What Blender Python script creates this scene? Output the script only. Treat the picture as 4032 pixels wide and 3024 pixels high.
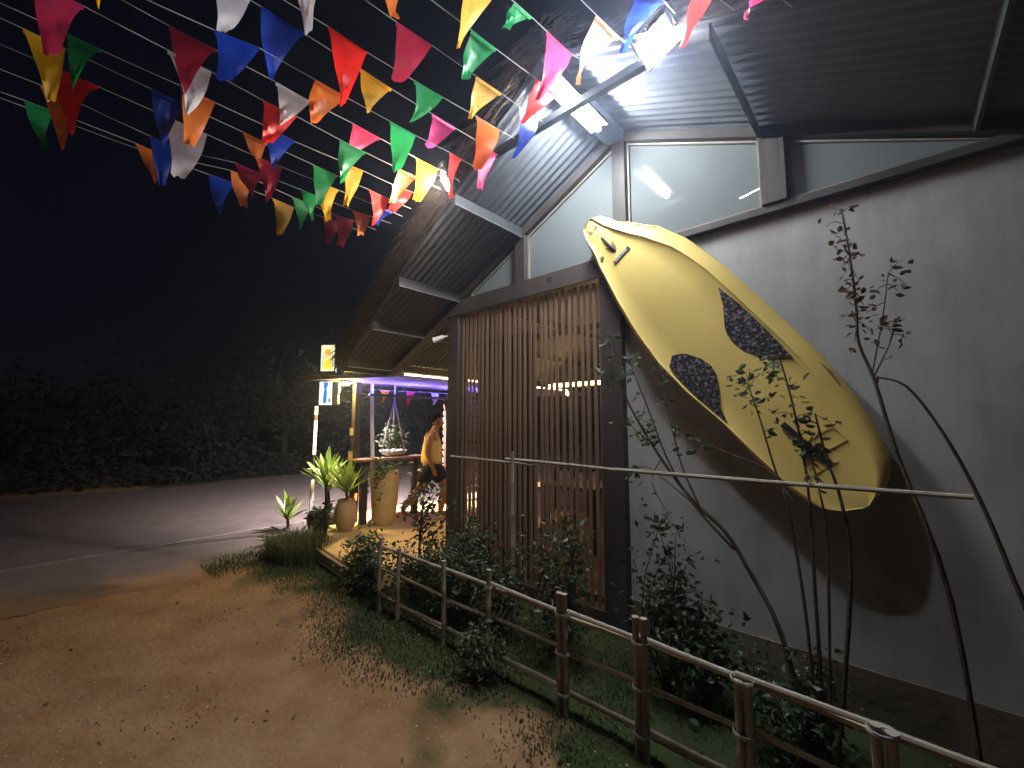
import bpy, bmesh, math, random
from mathutils import Vector, Matrix, Euler
random.seed(11)
R = math.radians
SC = bpy.context.scene
for o in list(bpy.data.objects):
    bpy.data.objects.remove(o)

# ------------------------------------------------------------------ camera
cd = bpy.data.cameras.new('camera'); cam = bpy.data.objects.new('camera', cd)
SC.collection.objects.link(cam); SC.camera = cam
cd.sensor_width = 36; cd.lens = 1659 / 4032 * 36; cd.clip_start = 0.05; cd.clip_end = 600
_f = Vector((-.674, .739, 0)).normalized()
_p = R(5.3)
_d = Vector((_f.x * math.cos(_p), _f.y * math.cos(_p), math.sin(_p)))
cam.location = (3.81, -3.18, 1.65)
cam.rotation_euler = _d.to_track_quat('-Z', 'Y').to_euler()

# ------------------------------------------------------------------ night sky and moonlight
wd = bpy.data.worlds.new('World'); SC.world = wd; wd.use_nodes = True
wn = wd.node_tree.nodes; wl = wd.node_tree.links
bg = wn['Background']
sky = wn.new('ShaderNodeTexSky'); sky.sky_type = 'NISHITA'; sky.sun_disc = False
sky.sun_elevation = R(38); sky.sun_rotation = R(200)
tn = wn.new('ShaderNodeMix'); tn.data_type = 'RGBA'; tn.blend_type = 'MULTIPLY'; tn.inputs[0].default_value = 1
tn.inputs[7].default_value = (.8, .62, 1.0, 1)
wl.new(sky.outputs[0], tn.inputs[6]); wl.new(tn.outputs[2], bg.inputs[0]); bg.inputs[1].default_value = 0.00045
sl = bpy.data.lights.new('moon', 'SUN'); sl.energy = 0.004; sl.angle = R(.5); sl.color = (.8, .88, 1)
so = bpy.data.objects.new('moon', sl); SC.collection.objects.link(so)
so.rotation_euler = (R(60), 0, R(200))
SC.view_settings.view_transform = 'Standard'; SC.view_settings.look = 'None'
SC.view_settings.exposure = 1.15; SC.view_settings.gamma = 1; SC.view_settings.use_curve_mapping = False
SC.render.engine = 'CYCLES'
SC.cycles.use_denoising = True
SC.cycles.sample_clamp_indirect = 4
SC.cycles.sample_clamp_direct = 0
SC.cycles.max_bounces = 6; SC.cycles.diffuse_bounces = 3; SC.cycles.glossy_bounces = 3
SC.cycles.transmission_bounces = 4; SC.cycles.transparent_max_bounces = 8
SC.cycles.caustics_reflective = False; SC.cycles.caustics_refractive = False

# ------------------------------------------------------------------ materials
M = {}
def mat(name, col, rough=.6, metal=0., var=.2, scale=6., bump=0., bscale=40., spec=.4, col2=None, w=None, trans=0., stretch=None, detail=6.):
    m = bpy.data.materials.new(name); m.use_nodes = True; M[name] = m
    n = m.node_tree.nodes; l = m.node_tree.links
    b = n['Principled BSDF']
    b.inputs['Roughness'].default_value = rough; b.inputs['Metallic'].default_value = metal
    b.inputs['Specular IOR Level'].default_value = spec
    tc = n.new('ShaderNodeTexCoord'); src = tc.outputs['Object']
    if stretch:
        mp = n.new('ShaderNodeMapping'); mp.inputs['Scale'].default_value = stretch
        l.new(src, mp.inputs[0]); src = mp.outputs[0]
    nz = n.new('ShaderNodeTexNoise'); nz.inputs['Scale'].default_value = scale
    nz.inputs['Detail'].default_value = detail; nz.inputs['Roughness'].default_value = .62
    l.new(src, nz.inputs['Vector'])
    rp = n.new('ShaderNodeValToRGB'); l.new(nz.outputs[0], rp.inputs[0])
    c2 = col2 or tuple(min(1, c * (1 + var)) for c in col)
    c1 = col if col2 else tuple(c * (1 - var) for c in col)
    lo, hi = w or (.32, .68)
    rp.color_ramp.elements[0].position = lo; rp.color_ramp.elements[0].color = (*c1, 1)
    rp.color_ramp.elements[1].position = hi; rp.color_ramp.elements[1].color = (*c2, 1)
    l.new(rp.outputs[0], b.inputs['Base Color'])
    if bump:
        nb = n.new('ShaderNodeTexNoise'); nb.inputs['Scale'].default_value = bscale; nb.inputs['Detail'].default_value = 5
        l.new(src, nb.inputs['Vector'])
        bp = n.new('ShaderNodeBump'); bp.inputs['Strength'].default_value = bump; bp.inputs['Distance'].default_value = .02
        l.new(nb.outputs[0], bp.inputs['Height']); l.new(bp.outputs[0], b.inputs['Normal'])
    if trans:
        out = n['Material Output']
        tr = n.new('ShaderNodeBsdfTranslucent'); l.new(rp.outputs[0], tr.inputs[0])
        mx = n.new('ShaderNodeMixShader'); mx.inputs[0].default_value = trans
        l.new(b.outputs[0], mx.inputs[1]); l.new(tr.outputs[0], mx.inputs[2]); l.new(mx.outputs[0], out.inputs[0])
    return m
def emit(name, col, strength):
    m = bpy.data.materials.new(name); m.use_nodes = True; M[name] = m
    b = m.node_tree.nodes['Principled BSDF']
    b.inputs['Base Color'].default_value = (.05, .05, .05, 1)
    b.inputs['Emission Color'].default_value = (*col, 1); b.inputs['Emission Strength'].default_value = strength
    return m

mat('dirt', (.175, .095, .047), .95, var=.3, scale=2.6, bump=.9, bscale=26, spec=.1, col2=(.28, .18, .105), w=(.3, .72), detail=9)
def turf(m):
    n = m.node_tree.nodes; l = m.node_tree.links; b = n['Principled BSDF']; old = b.inputs['Base Color'].links[0].from_socket
    tc = n.new('ShaderNodeTexCoord'); sp = n.new('ShaderNodeSeparateXYZ'); l.new(tc.outputs['Object'], sp.inputs[0])
    nz = n.new('ShaderNodeTexNoise'); nz.inputs['Scale'].default_value = 1.9; nz.inputs['Detail'].default_value = 8; l.new(tc.outputs['Object'], nz.inputs['Vector'])
    def mth(op, a, bb):
        q = n.new('ShaderNodeMath'); q.operation = op; q.use_clamp = False
        for i, v in enumerate((a, bb)):
            if isinstance(v, (int, float)): q.inputs[i].default_value = v
            else: l.new(v, q.inputs[i])
        return q.outputs[0]
    f = mth('ADD', sp.outputs[1], mth('MULTIPLY', mth('SUBTRACT', nz.outputs[0], .5), 2.2))
    mr = n.new('ShaderNodeMapRange'); mr.inputs[1].default_value = -1.62; mr.inputs[2].default_value = -1.2; l.new(f, mr.inputs[0])
    mx = n.new('ShaderNodeMix'); mx.data_type = 'RGBA'; l.new(mr.outputs[0], mx.inputs[0]); l.new(old, mx.inputs[6]); mx.inputs[7].default_value = (.030, .040, .016, 1)
    l.new(mx.outputs[2], b.inputs['Base Color'])
turf(M['dirt'])
mat('asphalt', (.075, .066, .064), .9, var=.3, scale=3, bump=.5, bscale=90, spec=.2, col2=(.115, .10, .097))
def shoulder(m):
    n = m.node_tree.nodes; l = m.node_tree.links; b = n['Principled BSDF']; old = b.inputs['Base Color'].links[0].from_socket
    tc = n.new('ShaderNodeTexCoord'); sp = n.new('ShaderNodeSeparateXYZ'); l.new(tc.outputs['Object'], sp.inputs[0])
    nz = n.new('ShaderNodeTexNoise'); nz.inputs['Scale'].default_value = 2.6; nz.inputs['Detail'].default_value = 9; l.new(tc.outputs['Object'], nz.inputs['Vector'])
    ad = n.new('ShaderNodeMath'); ad.operation = 'MULTIPLY_ADD'; l.new(nz.outputs[0], ad.inputs[0]); ad.inputs[1].default_value = 1.6; l.new(sp.outputs[0], ad.inputs[2])
    mr = n.new('ShaderNodeMapRange'); mr.inputs[1].default_value = -1.75; mr.inputs[2].default_value = -1.15; l.new(ad.outputs[0], mr.inputs[0])
    mx = n.new('ShaderNodeMix'); mx.data_type = 'RGBA'; l.new(mr.outputs[0], mx.inputs[0]); l.new(old, mx.inputs[6]); mx.inputs[7].default_value = (.20, .125, .075, 1)
    l.new(mx.outputs[2], b.inputs['Base Color'])
shoulder(M['asphalt'])
mat('roadpaint', (.20, .185, .175), .8, scale=14, col2=(.12, .11, .105), w=(.42, .5))
mat('plaster', (.33, .32, .31), .85, scale=1.6, bump=.09, bscale=16, spec=.2, col2=(.44, .43, .42), w=(.3, .7), detail=9)
def stain(m):
    n = m.node_tree.nodes; l = m.node_tree.links; b = n['Principled BSDF']; old = b.inputs['Base Color'].links[0].from_socket
    tc = n.new('ShaderNodeTexCoord'); mp = n.new('ShaderNodeMapping'); mp.inputs['Scale'].default_value = (3.2, 3.2, .45); l.new(tc.outputs['Object'], mp.inputs[0])
    nz = n.new('ShaderNodeTexNoise'); nz.inputs['Scale'].default_value = 2.4; nz.inputs['Detail'].default_value = 10; nz.inputs['Roughness'].default_value = .7; l.new(mp.outputs[0], nz.inputs['Vector'])
    rp = n.new('ShaderNodeValToRGB'); rp.color_ramp.elements[0].position = .36; rp.color_ramp.elements[0].color = (.88, .87, .86, 1); rp.color_ramp.elements[1].position = .56; rp.color_ramp.elements[1].color = (1, 1, 1, 1)
    l.new(nz.outputs[0], rp.inputs[0])
    mx = n.new('ShaderNodeMix'); mx.data_type = 'RGBA'; mx.blend_type = 'MULTIPLY'; mx.inputs[0].default_value = 1; l.new(old, mx.inputs[6]); l.new(rp.outputs[0], mx.inputs[7])
    l.new(mx.outputs[2], b.inputs['Base Color'])
stain(M['plaster'])
mat('dado', (.16, .125, .10), .9, scale=3, bump=.3, bscale=20, spec=.2)
mat('timber', (.050, .040, .036), .6, scale=3, bump=.25, bscale=30, stretch=(1, 1, .12), var=.35)
mat('slatwood', (.135, .082, .056), .55, scale=4, bump=.2, bscale=30, stretch=(3, 3, .25), col2=(.26, .155, .10), w=(.3, .7))
mat('darkwood', (.045, .027, .018), .6, scale=4, stretch=(3, 3, .3), var=.4)
mat('trim', (.34, .335, .33), .5, var=.1)
mat('framewood', (.23, .19, .16), .6, var=.2)
mat('panelglass', (.155, .168, .168), .018, var=.04, scale=1.2, spec=.55)
mat('sheet', (.085, .092, .105), .7, metal=.0, var=.16, scale=3, bump=.05, bscale=8)
mat('steel', (.045, .045, .05), .5, metal=.2, var=.2)
mat('galv', (.24, .24, .25), .45, metal=.4, var=.12)
mat('thatch', (.07, .048, .032), .95, scale=9, var=.5, bump=.8, bscale=30, stretch=(1, 1, 4))
mat('kayak', (.76, .56, .17), .42, var=.06, scale=2.2, spec=.45, bump=.04, bscale=10)
mat('kayakworn', (.23, .13, .06), .8, var=.4, scale=20)
mat('pad', (.010, .010, .014), .9, scale=45, bump=.5, bscale=60, col2=(.24, .19, .20), w=(.5, .66), detail=3)
mat('rubber', (.012, .012, .014), .6, var=.2)
mat('bamboo', (.30, .215, .125), .5, scale=7, bump=.15, bscale=30, col2=(.42, .33, .21), stretch=(1, 1, 1))
mat('bamboogrey', (.24, .20, .155), .6, scale=7, bump=.15, bscale=30, col2=(.34, .30, .25))
mat('cordwhite', (.38, .37, .36), .7, var=.1)
mat('leafdark', (.03, .052, .026), .5, scale=14, col2=(.065, .095, .05), trans=.22, var=.3)
mat('leafmid', (.045, .075, .032), .5, scale=14, col2=(.09, .12, .06), trans=.25)
mat('leafdry', (.075, .04, .022), .7, scale=14, col2=(.12, .075, .045), trans=.2)
mat('barkdark', (.010, .008, .007), .9, var=.3)
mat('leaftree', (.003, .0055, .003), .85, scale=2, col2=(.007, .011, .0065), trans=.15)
mat('palm', (.16, .27, .05), .4, scale=5, col2=(.30, .42, .10), trans=.3, stretch=(1, 1, .3))
mat('grass', (.035, .055, .018), .6, scale=5, col2=(.085, .095, .04), trans=.2)
mat('bark', (.055, .036, .025), .8, scale=9, bump=.5, var=.4)
mat('petalcream', (.75, .66, .38), .6, trans=.3)
mat('petalpink', (.55, .2, .2), .6, trans=.3)
mat('ochre', (.50, .33, .12), .75, scale=3, bump=.3, bscale=18, col2=(.62, .44, .2))
mat('clay', (.38, .24, .11), .6, scale=4, bump=.2, bscale=18, col2=(.48, .32, .15))
mat('potdark', (.06, .055, .04), .7, scale=5, bump=.3)
mat('stone', (.36, .31, .25), .85, scale=8, bump=.4)
mat('white', (.78, .78, .80), .5, var=.05)
mat('black', (.012, .012, .014), .5, var=.2)
mat('canvas', (.26, .25, .42), .8, scale=5, var=.12, bump=.2, bscale=14)
mat('rust', (.10, .06, .045), .8, scale=7, col2=(.2, .14, .11), bump=.3)
mat('skin', (.40, .20, .115), .5, var=.06)
mat('hair', (.010, .008, .007), .9, var=.3, spec=.05)
mat('topcloth', (.84, .64, .26), .8, var=.08)
mat('shorts', (.014, .016, .024), .8, var=.2)
mat('interior', (.12, .07, .04), .8, var=.25, scale=3)
mat('orangeplastic', (.9, .16, .03), .4, var=.05)
mat('paper', (.55, .42, .3), .7, var=.1)
mat('signgrey', (.4, .42, .47), .4, var=.08)
emit('orangeglow', (1, .18, .03), 2.2)
emit('tube', (.88, .96, 1.0), 300)
emit('flood', (.93, .95, 1.0), 460)
emit('flood2', (1.0, .85, .68), 560)
emit('roadfill', (1.0, .82, .80), 10500)
emit('bulb', (1.0, .72, .2), 950)
emit('warmstrip', (1.0, .62, .2), 22)
emit('purpleled', (.17, .13, 1.0), 150)
emit('warmbulb', (1.0, .55, .2), 110)
emit('greendot', (.75, 1.0, .4), 9)
emit('signcream', (1.0, .93, .55), 0.55)
emit('signyellow', (1.0, .72, .04), 0.6)
emit('signorange', (1.0, .42, .02), 0.55)
emit('signwhite', (.93, 1.0, .98), 0.6)
emit('signblue', (.02, .3, .85), 0.4)
emit('signpale', (.45, .62, .85), 0.35)
FLAG = {'r': (.80, .025, .02), 'o': (.85, .22, .03), 'o2': (.92, .13, .01), 'b': (.012, .055, .50), 'g': (.02, .33, .10), 'p': (.80, .05, .16), 'mg': (.80, .05, .30), 'y': (.85, .48, .015), 'w': (.70, .68, .72), 'm': (.42, .02, .06)}
for k, c in FLAG.items():
    mat('flag_' + k, c, .42, var=.16, scale=7, spec=.35, trans=.5, bump=.5, bscale=11)

# ------------------------------------------------------------------ mesh helpers
WL = {}
def V(*a): return Vector(a)
class MB:
    def __init__(s): s.v = []; s.f = []
    def add(s, vs, fs):
        k = len(s.v); s.v += [tuple(v) for v in vs]; s.f += [tuple(i + k for i in f) for f in fs]; return s
    def box(s, a, b):
        (x0, y0, z0), (x1, y1, z1) = a, b
        return s.add([(x0, y0, z0), (x1, y0, z0), (x1, y1, z0), (x0, y1, z0), (x0, y0, z1), (x1, y0, z1), (x1, y1, z1), (x0, y1, z1)],
                     [(3, 2, 1, 0), (4, 5, 6, 7), (0, 1, 5, 4), (1, 2, 6, 5), (2, 3, 7, 6), (3, 0, 4, 7)])
    def obox(s, c, size, rot=None, axes=None):
        c = Vector(c); hx, hy, hz = [q / 2 for q in size]
        if axes is None:
            m = (rot or Euler((0, 0, 0))).to_matrix(); axes = (m.col[0], m.col[1], m.col[2])
        ax, ay, az = [Vector(q) for q in axes]
        vs = [c + ax * (i * hx) + ay * (j * hy) + az * (k * hz) for k in (-1, 1) for i, j in ((-1, -1), (1, -1), (1, 1), (-1, 1))]
        return s.add(vs, [(3, 2, 1, 0), (4, 5, 6, 7), (0, 1, 5, 4), (1, 2, 6, 5), (2, 3, 7, 6), (3, 0, 4, 7)])
    def beam(s, p, q, w, h, up=(0, 0, 1)):
        p = Vector(p); q = Vector(q); d = (q - p); L = d.length; d.normalize()
        u = Vector(up); r = d.cross(u)
        if r.length < 1e-4: r = d.cross(Vector((1, 0, 0)))
        r.normalize(); u = r.cross(d).normalized()
        return s.obox((p + q) / 2, (L, w, h), axes=(d, r, u))
    def tube(s, pts, rad, n=8, cap=True):
        pts = [Vector(p) for p in pts]
        if not isinstance(rad, (list, tuple)): rad = [rad] * len(pts)
        k = len(s.v); ref = None
        for i, p in enumerate(pts):
            d = (pts[min(i + 1, len(pts) - 1)] - pts[max(i - 1, 0)]).normalized()
            if ref is None:
                ref = Vector((0, 0, 1)) if abs(d.z) < .9 else Vector((1, 0, 0))
            a = d.cross(ref).normalized(); b = d.cross(a).normalized(); ref = -b if False else ref
            for j in range(n):
                t = 2 * math.pi * j / n
                s.v.append(tuple(p + (a * math.cos(t) + b * math.sin(t)) * rad[i]))
        for i in range(len(pts) - 1):
            for j in range(n):
                s.f.append((k + i * n + j, k + i * n + (j + 1) % n, k + (i + 1) * n + (j + 1) % n, k + (i + 1) * n + j))
        if cap:
            s.f.append(tuple(k + j for j in range(n))[::-1]); e = k + (len(pts) - 1) * n
            s.f.append(tuple(e + j for j in range(n)))
        return s
    def lathe(s, c, prof, n=20):
        k = len(s.v); c = Vector(c)
        for r, z in prof:
            for j in range(n):
                t = 2 * math.pi * j / n; s.v.append((c.x + r * math.cos(t), c.y + r * math.sin(t), c.z + z))
        for i in range(len(prof) - 1):
            for j in range(n):
                s.f.append((k + i * n + j, k + i * n + (j + 1) % n, k + (i + 1) * n + (j + 1) % n, k + (i + 1) * n + j))
        s.f.append(tuple(k + j for j in range(n))[::-1]); e = k + (len(prof) - 1) * n
        s.f.append(tuple(e + j for j in range(n)))
        return s
    def prism(s, poly, a, b, axis=1):
        # poly: list of 2-D points in the plane normal to axis, extruded from a to b
        n = len(poly)
        def P(q, t):
            return {0: (t, q[0], q[1]), 1: (q[0], t, q[1]), 2: (q[0], q[1], t)}[axis]
        return s.add([P(q, a) for q in poly] + [P(q, b) for q in poly],
                     [tuple(range(n))[::-1], tuple(range(n, 2 * n))] + [(i, (i + 1) % n, n + (i + 1) % n, n + i) for i in range(n)])
    def build(s, name, m, parent=None, loc=None, smooth=False, bevel=0., kind=None, local=False):
        me = bpy.data.meshes.new(name)
        off = Vector(loc) if loc is not None else (WL[parent] if parent is not None else Vector((0, 0, 0)))
        me.from_pydata([tuple(Vector(v) - (Vector((0, 0, 0)) if local else off)) for v in s.v], [], s.f)
        bm = bmesh.new(); bm.from_mesh(me); bmesh.ops.recalc_face_normals(bm, faces=bm.faces); bm.to_mesh(me); bm.free()
        if smooth:
            for p in me.polygons: p.use_smooth = True
            me.set_sharp_from_angle(angle=R(40))
        o = bpy.data.objects.new(name, me); SC.collection.objects.link(o)
        me.materials.append(M[m] if isinstance(m, str) else m)
        if parent is not None:
            o.parent = parent; WL[o] = WL[parent]
            if loc is not None:
                o.location = off - WL[parent]; WL[o] = off
        elif loc is not None:
            o.location = off; WL[o] = off
        else: WL[o] = Vector((0, 0, 0))
        if bevel:
            md = o.modifiers.new('bevel', 'BEVEL'); md.width = bevel; md.segments = 2; md.limit_method = 'ANGLE'
        if kind: o['kind'] = kind
        return o
def tag(o, label, cat, group=None):
    o['label'] = label; o['category'] = cat
    if group: o['group'] = group
    return o
def thing(name, loc, label, cat, group=None, rz=0):
    o = bpy.data.objects.new(name, None); SC.collection.objects.link(o); o.location = loc; o.rotation_euler.z = rz
    o.empty_display_size = .1; WL[o] = Vector(loc); return tag(o, label, cat, group)
def sub(name, parent, loc=None):
    o = bpy.data.objects.new(name, None); SC.collection.objects.link(o); o.parent = parent
    o.empty_display_size = .1
    WL[o] = WL[parent] if loc is None else Vector(loc)
    if loc is not None: o.location = Vector(loc) - WL[parent]
    return o
def copyof(o, loc, parent, rot=None):
    c = o.copy(); SC.collection.objects.link(c); c.parent = parent; c.location = Vector(loc) - WL[parent]
    if rot is not None: c.rotation_euler = rot
    WL[c] = Vector(loc); return c
def lerp(a, b, t): return a + (b - a) * t
VG = [(-2., -.62), (-1.33, -.69), (-.54, -.78), (.12, -.87), (1.09, -.95), (2.1, -1.06), (3.2, -1.06), (6, -1.06)]
def verge(x):
    for (a, p), (b, q) in zip(VG, VG[1:]):
        if x <= b: return p + (q - p) * (x - a) / (b - a)
    return VG[-1][1]
def roofz(x): return 4.156 - (.4993 if x < 2.165 else .452) * abs(x - 2.165)
# ------------------------------------------------------------------ setting: ground, road
def gh(x, y):
    return .018 * math.sin(1.7 * x + .6) * math.cos(1.3 * y) + .012 * math.sin(4.1 * x + 2.2 * y) + .006 * math.sin(9.3 * x - 7.1 * y)
def build_ground():
    xs = [-160, -60, -30, -14] + [-4 + i * .1 for i in range(100)] + [6.5, 8, 12, 30, 90]
    ys = [-120, -40, -15, -8] + [-6 + i * .12 for i in range(55)] + [1.5, 3, 6, 12, 40, 160]
    m = MB(); nx = len(xs)
    for y in ys:
        for x in xs:
            near = max(0, min(1, (x + 2.9) / .5)) * max(0, min(1, (7.5 - abs(y)) / 3))
            m.v.append((x, y, gh(x, y) * near * max(0, min(1, (x + 2.0) / .7)) - .03 + .03 * near))
    for j in range(len(ys) - 1):
        for i in range(nx - 1):
            k = j * nx + i; m.f.append((k, k + 1, k + 1 + nx, k + nx))
    return m.build('ground', 'dirt', smooth=True, kind='structure')
build_ground()
m = MB()
ed = [(-1.95 + .12 * math.sin(y * 1.9) + .06 * math.sin(y * 5.3) + .03 * math.sin(y * 17.) + .02 * math.sin(y * 41.), y) for y in [-60, -30, -12] + [-8 + .05 * i for i in range(241)] + [8, 20, 60, 150]]
fe = [(-10.3 - .15 * math.sin(y * .9) - (.2 if y > 0 else .25 * -y * .2), y) for _, y in ed]
m.v = [(x, y, .006) for x, y in ed] + [(x, y, .006) for x, y in fe]
n_ = len(ed); m.f = [(i, i + 1, n_ + i + 1, n_ + i) for i in range(n_ - 1)]
road = m.build('road', 'asphalt', kind='structure')
MB().add([(-3.70, -14, .011), (-3.61, -14, .011), (-3.61, 60, .011), (-3.70, 60, .011)], [(0, 1, 2, 3)]).build('edge_line', 'roadpaint', road)

# ------------------------------------------------------------------ the gabled building
bld = thing('gable_building', (2.1, 0, 0), 'gabled open-front building with grey plaster wall, slat screen and corrugated roof', 'building')
# plaster wall and brown dado at its foot
m = MB(); m.prism([(2.168, 0), (4.46, 0), (4.46, 3.0), (4.33, 3.05), (2.168, 3.05)], .03, .18); m.build('wall', 'plaster', bld)
MB().box((2.172, .012, -.05), (4.5, .028, .27)).build('dado', 'dado', bld)
MB().box((4.34, .18, 0), (4.46, 5.6, 2.98)).build('side_wall', 'plaster', bld)
MB().box((-.05, 5.5, 0), (4.33, 5.6, 3.4)).build('back_wall', 'interior', bld)
MB().box((.1, .16, -.02), (4.34, 5.5, .12)).build('floor', 'interior', bld)
for x0, x1 in ((-.078, .1), (1.968, 2.168)):
    MB().box((x0, -.045, -.05), (x1, .13, 2.9)).build('post', 'timber', bld, bevel=.006)
MB().box((-.10, -.062, 2.9), (2.17, .13, 3.075)).build('beam', 'timber', bld, bevel=.006)
MB().box((1.42, -.066, 2.985), (1.47, -.0625, 3.03)).build('notch', 'black', bld)
MB().box((2.171, -.03, 3.052), (4.40, .1, 3.105)).build('sill_beam', 'timber', bld, bevel=.004)
# studs of the gable
for x0, x1 in ((.99, 1.125), (2.118, 2.238), (3.222, 3.372)):
    MB().prism([(x0, 3.106 if x0 > 2.2 else 3.076), (x1, 3.106 if x0 > 2.2 else 3.076), (x1, roofz(x1) - .076), ((x0 + x1) / 2, roofz((x0 + x1) / 2) - .076), (x0, roofz(x0) - .076)], -.05, .1).build('stud', 'timber', bld, bevel=.004)
# rake rafters: they run on past the wall to the eaves
for s, x1 in ((-1, -1.36), (1, 4.95)):
    xa = 2.165
    MB().prism([(xa, 4.15), (x1, roofz(x1) - .006), (x1, roofz(x1) - .08), (xa, 4.075)], -.055 if s > 0 else -.057, .07 if s > 0 else .072).build('rafter', 'timber', bld)
# panels with thin frames
def panel(x0, x1, zb):
    pts = [(x0, zb), (x1, zb)]
    if roofz(x1) - .084 > zb + .02: pts.append((x1, roofz(x1) - .084))
    if roofz(x0) - .084 > zb + .02: pts.append((x0, roofz(x0) - .084))
    p = MB().prism(pts, .02, .032).build('gable_panel', 'panelglass', bld)
    f = MB(); n = len(pts)
    cx = sum(q[0] for q in pts) / n; cz = sum(q[1] for q in pts) / n
    inn = []
    for i in range(n):   # inset polygon
        a = Vector(pts[i - 1]); b = Vector(pts[i]); c = Vector(pts[(i + 1) % n])
        d1 = (b - a).normalized(); d2 = (c - b).normalized(); n1 = Vector((-d1.y, d1.x)); n2 = Vector((-d2.y, d2.x))
        q = (n1 + n2); q = q / max(.35, q.dot(n1)); inn.append(b + q * .016)
    for i in range(n):
        j = (i + 1) % n
        f.add([(pts[i][0], -.004, pts[i][1]), (pts[j][0], -.004, pts[j][1]), (inn[j].x, -.004, inn[j].y), (inn[i].x, -.004, inn[i].y),
               (pts[i][0], .02, pts[i][1]), (pts[j][0], .02, pts[j][1]), (inn[j].x, .02, inn[j].y), (inn[i].x, .02, inn[i].y)],
              [(0, 1, 2, 3), (2, 3, 7, 6), (0, 1, 5, 4)])
    f.build('frame', 'framewood', p)
panel(.28, .988, 3.078); panel(1.127, 2.116, 3.078); panel(2.24, 3.22, 3.108); panel(3.374, 4.27, 3.108)

# slat screen
scr = sub('slat_screen', bld)
s0 = MB().box((-.018, -.006, .125), (.018, .009, 2.898)).build('slat', 'slatwood', scr, loc=(.145, 0, 0), bevel=.003, local=True)
xs = [.145 + i * .0672 for i in range(28)]
for i, x in enumerate(xs[1:]):
    copyof(s0, (x + random.uniform(-.006, .006), random.uniform(-.004, .004), random.uniform(-.02, 0)), scr, rot=(0, random.uniform(-.002, .002), random.uniform(-.08, .08)))
for z in (.16, 2.48, 1.42):
    MB().box((.102, .03, z), (1.966, .07, z + .05)).build('batten', 'darkwood', scr)
MB().box((.102, -.03, .05), (1.966, .1, .122)).build('sill', 'darkwood', scr)
# board partition standing behind the left half of the screen
pt = sub('partition', bld)
for i in range(5):
    x = .16 + i * .172
    MB().box((x, .22, .13), (x + .164, .245, 2.62)).build('board', 'darkwood', pt, bevel=.003)

# roof: corrugated sheets, ridge, purlins, thatch
roof = sub('roof', bld)
def sheet(side, y0, xa, xb, waves=10, pitch=.076, amp=.009):
    m = MB(); k = waves * 6; ns = 8
    dx = (xb - xa)
    for i in range(k + 1):
        y = y0 + i * pitch / 6; h = amp * math.sin(i * math.pi / 3)
        for j in range(ns + 1):
            x = xa + dx * j / ns; m.v.append((x, max(y, verge(x)), roofz(x) + .014 + h))
    for i in range(k):
        for j in range(ns):
            q = i * (ns + 1) + j; m.f.append((q, q + 1, q + ns + 2, q + ns + 1))
    return m
for i in range(9):
    y0 = -1.07 + i * .755
    sheet(-1, y0, 2.135, -1.42 + .01 * math.sin(i * 3)).build('roof_sheet', 'sheet', roof, smooth=True)
    sheet(1, y0, 2.195, 5.05 + .01 * math.sin(i * 2)).build('roof_sheet', 'sheet', roof, smooth=True)
MB().prism([(1.98, roofz(1.98) + .04), (2.165, 4.2), (2.35, roofz(2.35) + .04), (2.35, roofz(2.35) + .055), (2.165, 4.215), (1.98, roofz(1.98) + .055)], -1.03, 5.7).build('ridge_cap', 'galv', roof)
MB().box((2.085, -.98, 4.055), (2.245, 5.6, 4.125)).build('ridge_beam', 'steel', roof)
for x in (-1.25, -.54, .13, 1.10, 3.23, 4.2, 4.9):
    z = roofz(x)
    for ya, yb in ((verge(x) + .01, -.06), (.11, 5.5)):
        pu = MB().box((x - .006, ya, z - .09), (x + .006, yb, z + .002)).build('purlin', 'steel', roof)
        MB().box((x - .006, ya, z - .096), (x + .012, yb, z - .0905)).build('purlin_flange', 'galv' if x < 1.5 else 'steel', roof)
MB().box((1.50, -.885, 3.825), (2.86, -.835, 3.875)).build('tie_bar', 'steel', roof)
MB().box((1.92, -.88, 3.876), (1.955, -.845, 4.01)).build('hanger', 'steel', roof)
# thatch laid over the sheets, ragged along the verge
rt = random.Random(5)
def thatch(x0, x1, n, seed):
    r = random.Random(seed); m = MB()
    for i in range(n):
        x = r.uniform(x0, x1); lay = r.random()
        z = roofz(x) + .035 + lay * .22
        y = verge(x) - r.uniform(-.22, .05)
        L = r.uniform(.10, .30); w = r.uniform(.004, .010)
        sgn = -1 if x < 2.165 else 1
        d = Vector((sgn * r.uniform(.35, .9), r.uniform(-.55, -.05), r.uniform(-.55, -.12))).normalized()
        if lay < .25: d.z = -abs(d.z) * .8; d.normalize()
        s_ = d.cross(Vector((0, 0, 1))).normalized() * w
        a = Vector((x, y, z)); b = a + d * L * .5; c = a + d * L + Vector((0, 0, -L * .18))
        m.add([a - s_, a + s_, b + s_, b - s_, c], [(0, 1, 2, 3), (3, 2, 4)])
    return m
mt = thatch(-1.36, 2.3, 5200, 3); o = mt.build('thatch_fringe', 'thatch', roof); o['kind'] = 'stuff'
m = MB(); cols = [-1.44, -.9, -.3, .4, 1.1, 1.7, 2.165, 2.9, 3.8, 5.15]
for x in cols:
    for y in (verge(x) + .07, 5.7):
        m.v += [(x, y, roofz(x) + .03), (x, y, roofz(x) + .24)]
for i in range(len(cols) - 1):
    a = i * 4; b = a + 4
    m.f += [(a, b, b + 2, a + 2), (a + 1, b + 1, b + 3, a + 3), (a, b, b + 1, a + 1), (a + 2, b + 2, b + 3, a + 3)]
m.f += [(0, 1, 3, 2), (len(m.v) - 4, len(m.v) - 3, len(m.v) - 1, len(m.v) - 2)]
m.build('thatch_layer', 'thatch', roof)
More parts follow.
